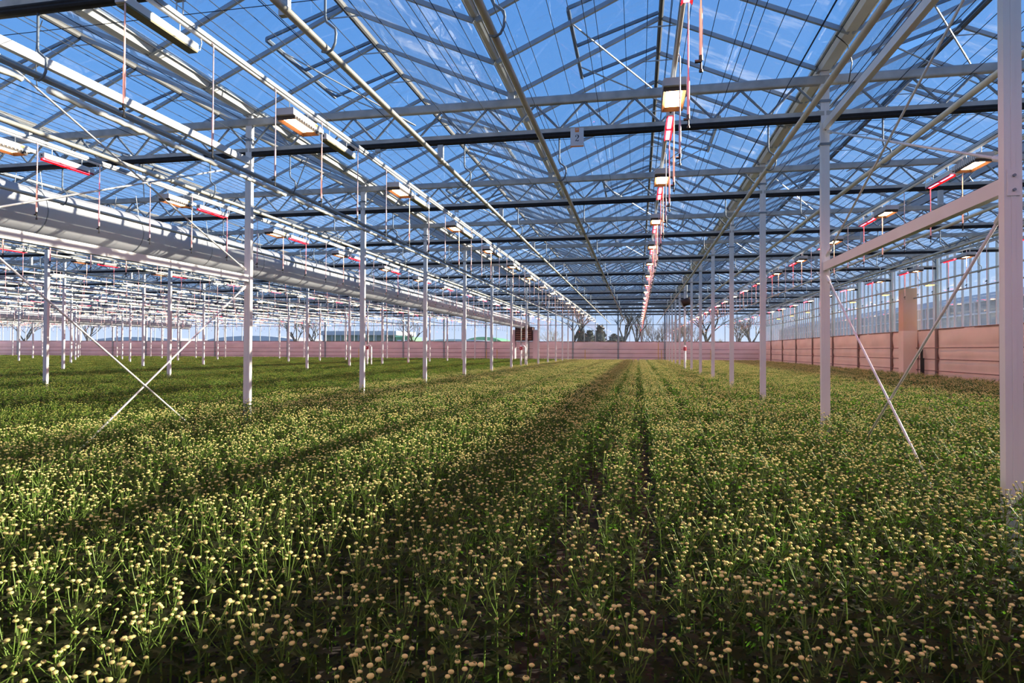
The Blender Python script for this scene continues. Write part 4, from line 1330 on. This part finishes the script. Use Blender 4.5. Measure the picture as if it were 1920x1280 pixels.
SIMPLE_LEAF = [(0.0, 0.06), (0.5, 0.34), (1.0, 0.0)]
CELL = 0.33
CLUMPS = []
for c in range(12):
    ripe = c < 6                              # the second set, for the beds further left, is still in green bud
    rn = random.Random(1500 + c % 6)
    cm = MB()
    for q in range(4):
        bx = (q % 2 - 0.5) * CELL * 0.5 + rn.uniform(-.04, .04)
        by = (q // 2 - 0.5) * CELL * 0.5 + rn.uniform(-.04, .04)
        st = VARIANTS[(c + q) % 6]
        rt = rn.uniform(0, 6.28)
        cr, sr = math.cos(rt), math.sin(rt)
        for (z, az, L, rise, droop, fold) in st['leaves'][4:]:
            leaf_into(cm, (bx, by, z + (0.0 if ripe else 0.03)), az + rt, L * 1.12, rise, droop, fold, 0, SIMPLE_LEAF)
        for (tip, r, eye, tl), pd in zip(st['buds'], st['peds']):
            x, y = bx + tip[0] * cr - tip[1] * sr, by + tip[0] * sr + tip[1] * cr
            k = len(cm.v)
            cm.v += [(bx - 0.002, by, pd[0][2]), (bx + 0.002, by, pd[0][2]), (x, y, tip[2])]
            cm.face([k, k + 1, k + 2], 1)
            rr = r * (1.08 if ripe else 0.75)
            k = len(cm.v)
            for a in range(5):
                cm.v.append((x + math.cos(a * 1.2566) * rr, y + math.sin(a * 1.2566) * rr, tip[2] + rr * 0.05))
            cm.v.append((x, y, tip[2] + rr * 0.75)); cm.v.append((x, y, tip[2] - rr * 0.6))
            for a in range(5):
                cm.face([k + a, k + (a + 1) % 5, k + 5], 2 if ripe else 4); cm.face([k + (a + 1) % 5, k + a, k + 6], 3)
    CLUMPS.append(cm.mesh('plant_clump', [M_LEAF, M_STEM, M_BUD, M_CALYX, M_GREENBUD]))

GAPS = ((-0.37, 0.07), (0.03, 0.03), (3.05, 0.09), (-4.9, 0.09), (6.3, 0.09), (-8.9, 0.09))


def in_gap(x, extra=0.0):
    return any(abs(x - gx) < gw + extra for gx, gw in GAPS)


X_GREEN = XR - 8.0 - 0.45
SP = 0.155
NEAR_D = 9.0
cand = []
rn = random.Random(77)
ix = -90
y = -0.6
while y < 12.0:
    x = -13.0
    while x < X_WALL - 0.4:
        px, py = x + rn.uniform(-.05, .05), y + rn.uniform(-.05, .05)
        x += SP
        d = -px * math.sin(YAW) + py * math.cos(YAW)
        if d < 0.3 or d > NEAR_D or in_gap(px):
            continue
        a = (px * math.cos(YAW) + py * math.sin(YAW)) / d
        if abs(a) > 1.7:
            continue
        if any(abs(px - rx) < 0.09 and abs(py - YK(k)) < 0.08 for rx in ROWS[:3] for k in (0, 1, 2)):
            continue
        cand.append((d, px, py, rn.uniform(0, 6.28), rn.uniform(0.90, 1.06), rn.randrange(6)))
    y += SP
cand.sort()
LANE = (-0.95, 0.62)
lane = []
y = 6.0
while y < Y_FAR - 0.6:
    x = LANE[0] + 0.05
    while x < LANE[1]:
        px, py = x + rn.uniform(-.04, .04), y + rn.uniform(-.04, .04)
        x += SP
        if -px * math.sin(YAW) + py * math.cos(YAW) > NEAR_D and not in_gap(px):
            lane.append((0, px, py, rn.uniform(0, 6.28), rn.uniform(0.92, 1.05), rn.randrange(6)))
    y += SP


def frame_hit(px, py):
    q = project((px, py, CROP - 0.03))
    return bool(q) and -30 < q[0] < 1950 and q[1] < 1300


single, rest_pts = [], []
for c in cand:
    (single if len(single) < 300 and frame_hit(c[1], c[2]) else rest_pts).append(c)
FULL_PARTS = 58
for n, (d, px, py, rot, s, v) in enumerate(single):
    me_stem, me_fol, me_buds, leaf_ms, bud_ms, whole = PARTS[v]
    p = empty('chrysanthemum_plant', (px, py, 0))
    p.rotation_euler = (rn.uniform(-.05, .05), rn.uniform(-.05, .05), rot)
    p.scale = (s, s, s)
    tag(p, 'chrysanthemum plant with cream buds in the nearest part of the bed', 'plant', 'nearest chrysanthemum plants')
    link('stem', me_stem, p)
    if n < FULL_PARTS:
        for m_ in leaf_ms:
            link('leaf', m_, p)
        for m_ in bud_ms:
            link('bud', m_, p)
    else:
        link('foliage', me_fol, p)['kind'] = 'stuff'
        link('buds', me_buds, p)['kind'] = 'stuff'


def scatter(name, pts, protos, lab):
    """One object whose points carry plants (rotation, scale and kind per point)."""
    me = bpy.data.meshes.new(name)
    me.from_pydata([p[0] for p in pts], [], [])
    for nm, ty, ix_ in (('turn', 'FLOAT', 1), ('size', 'FLOAT', 2), ('kind_id', 'INT', 3)):
        at = me.attributes.new(nm, ty, 'POINT')
        at.data.foreach_set('value', [p[ix_] for p in pts])
    o = link(name, me)
    ng = bpy.data.node_groups.new(name + '_nodes', 'GeometryNodeTree')
    ng.interface.new_socket('Geometry', in_out='INPUT', socket_type='NodeSocketGeometry')
    ng.interface.new_socket('Geometry', in_out='OUTPUT', socket_type='NodeSocketGeometry')
    N, L = ng.nodes, ng.links
    gi, go = N.new('NodeGroupInput'), N.new('NodeGroupOutput')
    jn = N.new('GeometryNodeJoinGeometry')

    def attr(nm, ty):
        a = N.new('GeometryNodeInputNamedAttribute'); a.data_type = ty
        a.inputs['Name'].default_value = nm
        return a.outputs['Attribute']
    tn, sz, kd = attr('turn', 'FLOAT'), attr('size', 'FLOAT'), attr('kind_id', 'INT')
    cx = N.new('ShaderNodeCombineXYZ')
    L.new(tn, cx.inputs['Z'])
    for i, pm in enumerate(protos):
        po = bpy.data.objects.new(name + '_source', pm)      # never linked to the scene: geometry source only
        oi = N.new('GeometryNodeObjectInfo')
        oi.inputs['Object'].default_value = po
        oi.inputs['As Instance'].default_value = True
        cmpn = N.new('FunctionNodeCompare'); cmpn.data_type = 'INT'; cmpn.operation = 'EQUAL'
        L.new(kd, cmpn.inputs['A'] if False else cmpn.inputs[2]); cmpn.inputs[3].default_value = i
        ip = N.new('GeometryNodeInstanceOnPoints')
        L.new(gi.outputs[0], ip.inputs['Points'])
        L.new(cmpn.outputs['Result'], ip.inputs['Selection'])
        L.new(oi.outputs['Geometry'], ip.inputs['Instance'])
        L.new(cx.outputs['Vector'], ip.inputs['Rotation'])
        L.new(sz, ip.inputs['Scale'])
        L.new(ip.outputs['Instances'], jn.inputs['Geometry'])
    L.new(jn.outputs['Geometry'], go.inputs[0])
    md = o.modifiers.new('scatter', 'NODES')
    md.node_group = ng
    tag(o, lab, 'plants', None, 'stuff')
    return o


scatter('chrysanthemum_rows_foliage', [((px, py, 0), rot, s, v + (6 if px < X_GREEN else 0)) for d, px, py, rot, s, v in rest_pts + lane], [q[5] for q in PARTS] + GREEN,
        'chrysanthemum plants in bud filling the middle of the beds')

far, far_g = [], []
rn = random.Random(78)
y = 1.0
while y < Y_FAR - 0.6:
    x = X_WALL - 0.45
    while x > X_LEFT + 0.5:
        px, py = x + rn.uniform(-.05, .05), y + rn.uniform(-.05, .05)
        x -= CELL
        d = -px * math.sin(YAW) + py * math.cos(YAW)
        if d <= NEAR_D - 0.1:
            continue
        a = (px * math.cos(YAW) + py * math.sin(YAW)) / d
        if abs(a) > 0.95 or LANE[0] < px < LANE[1]:
            continue
        (far_g if px < X_GREEN else far).append(((px, py, 0), rn.choice((0, 1.5708, 3.1416, 4.7124)) + rn.uniform(-.2, .2), rn.uniform(0.93, 1.06), rn.randrange(6) + (6 if px < X_GREEN else 0)))
    y += CELL
scatter('chrysanthemum_field_foliage', far, CLUMPS, 'chrysanthemum field in cream bud stretching to the far pink-lit wall')
scatter('green_chrysanthemum_field_foliage', far_g, CLUMPS, 'greener chrysanthemum field left of the first left post row')
print('PLANTS', len(single), len(rest_pts), len(far), 'objects', len(bpy.data.objects))
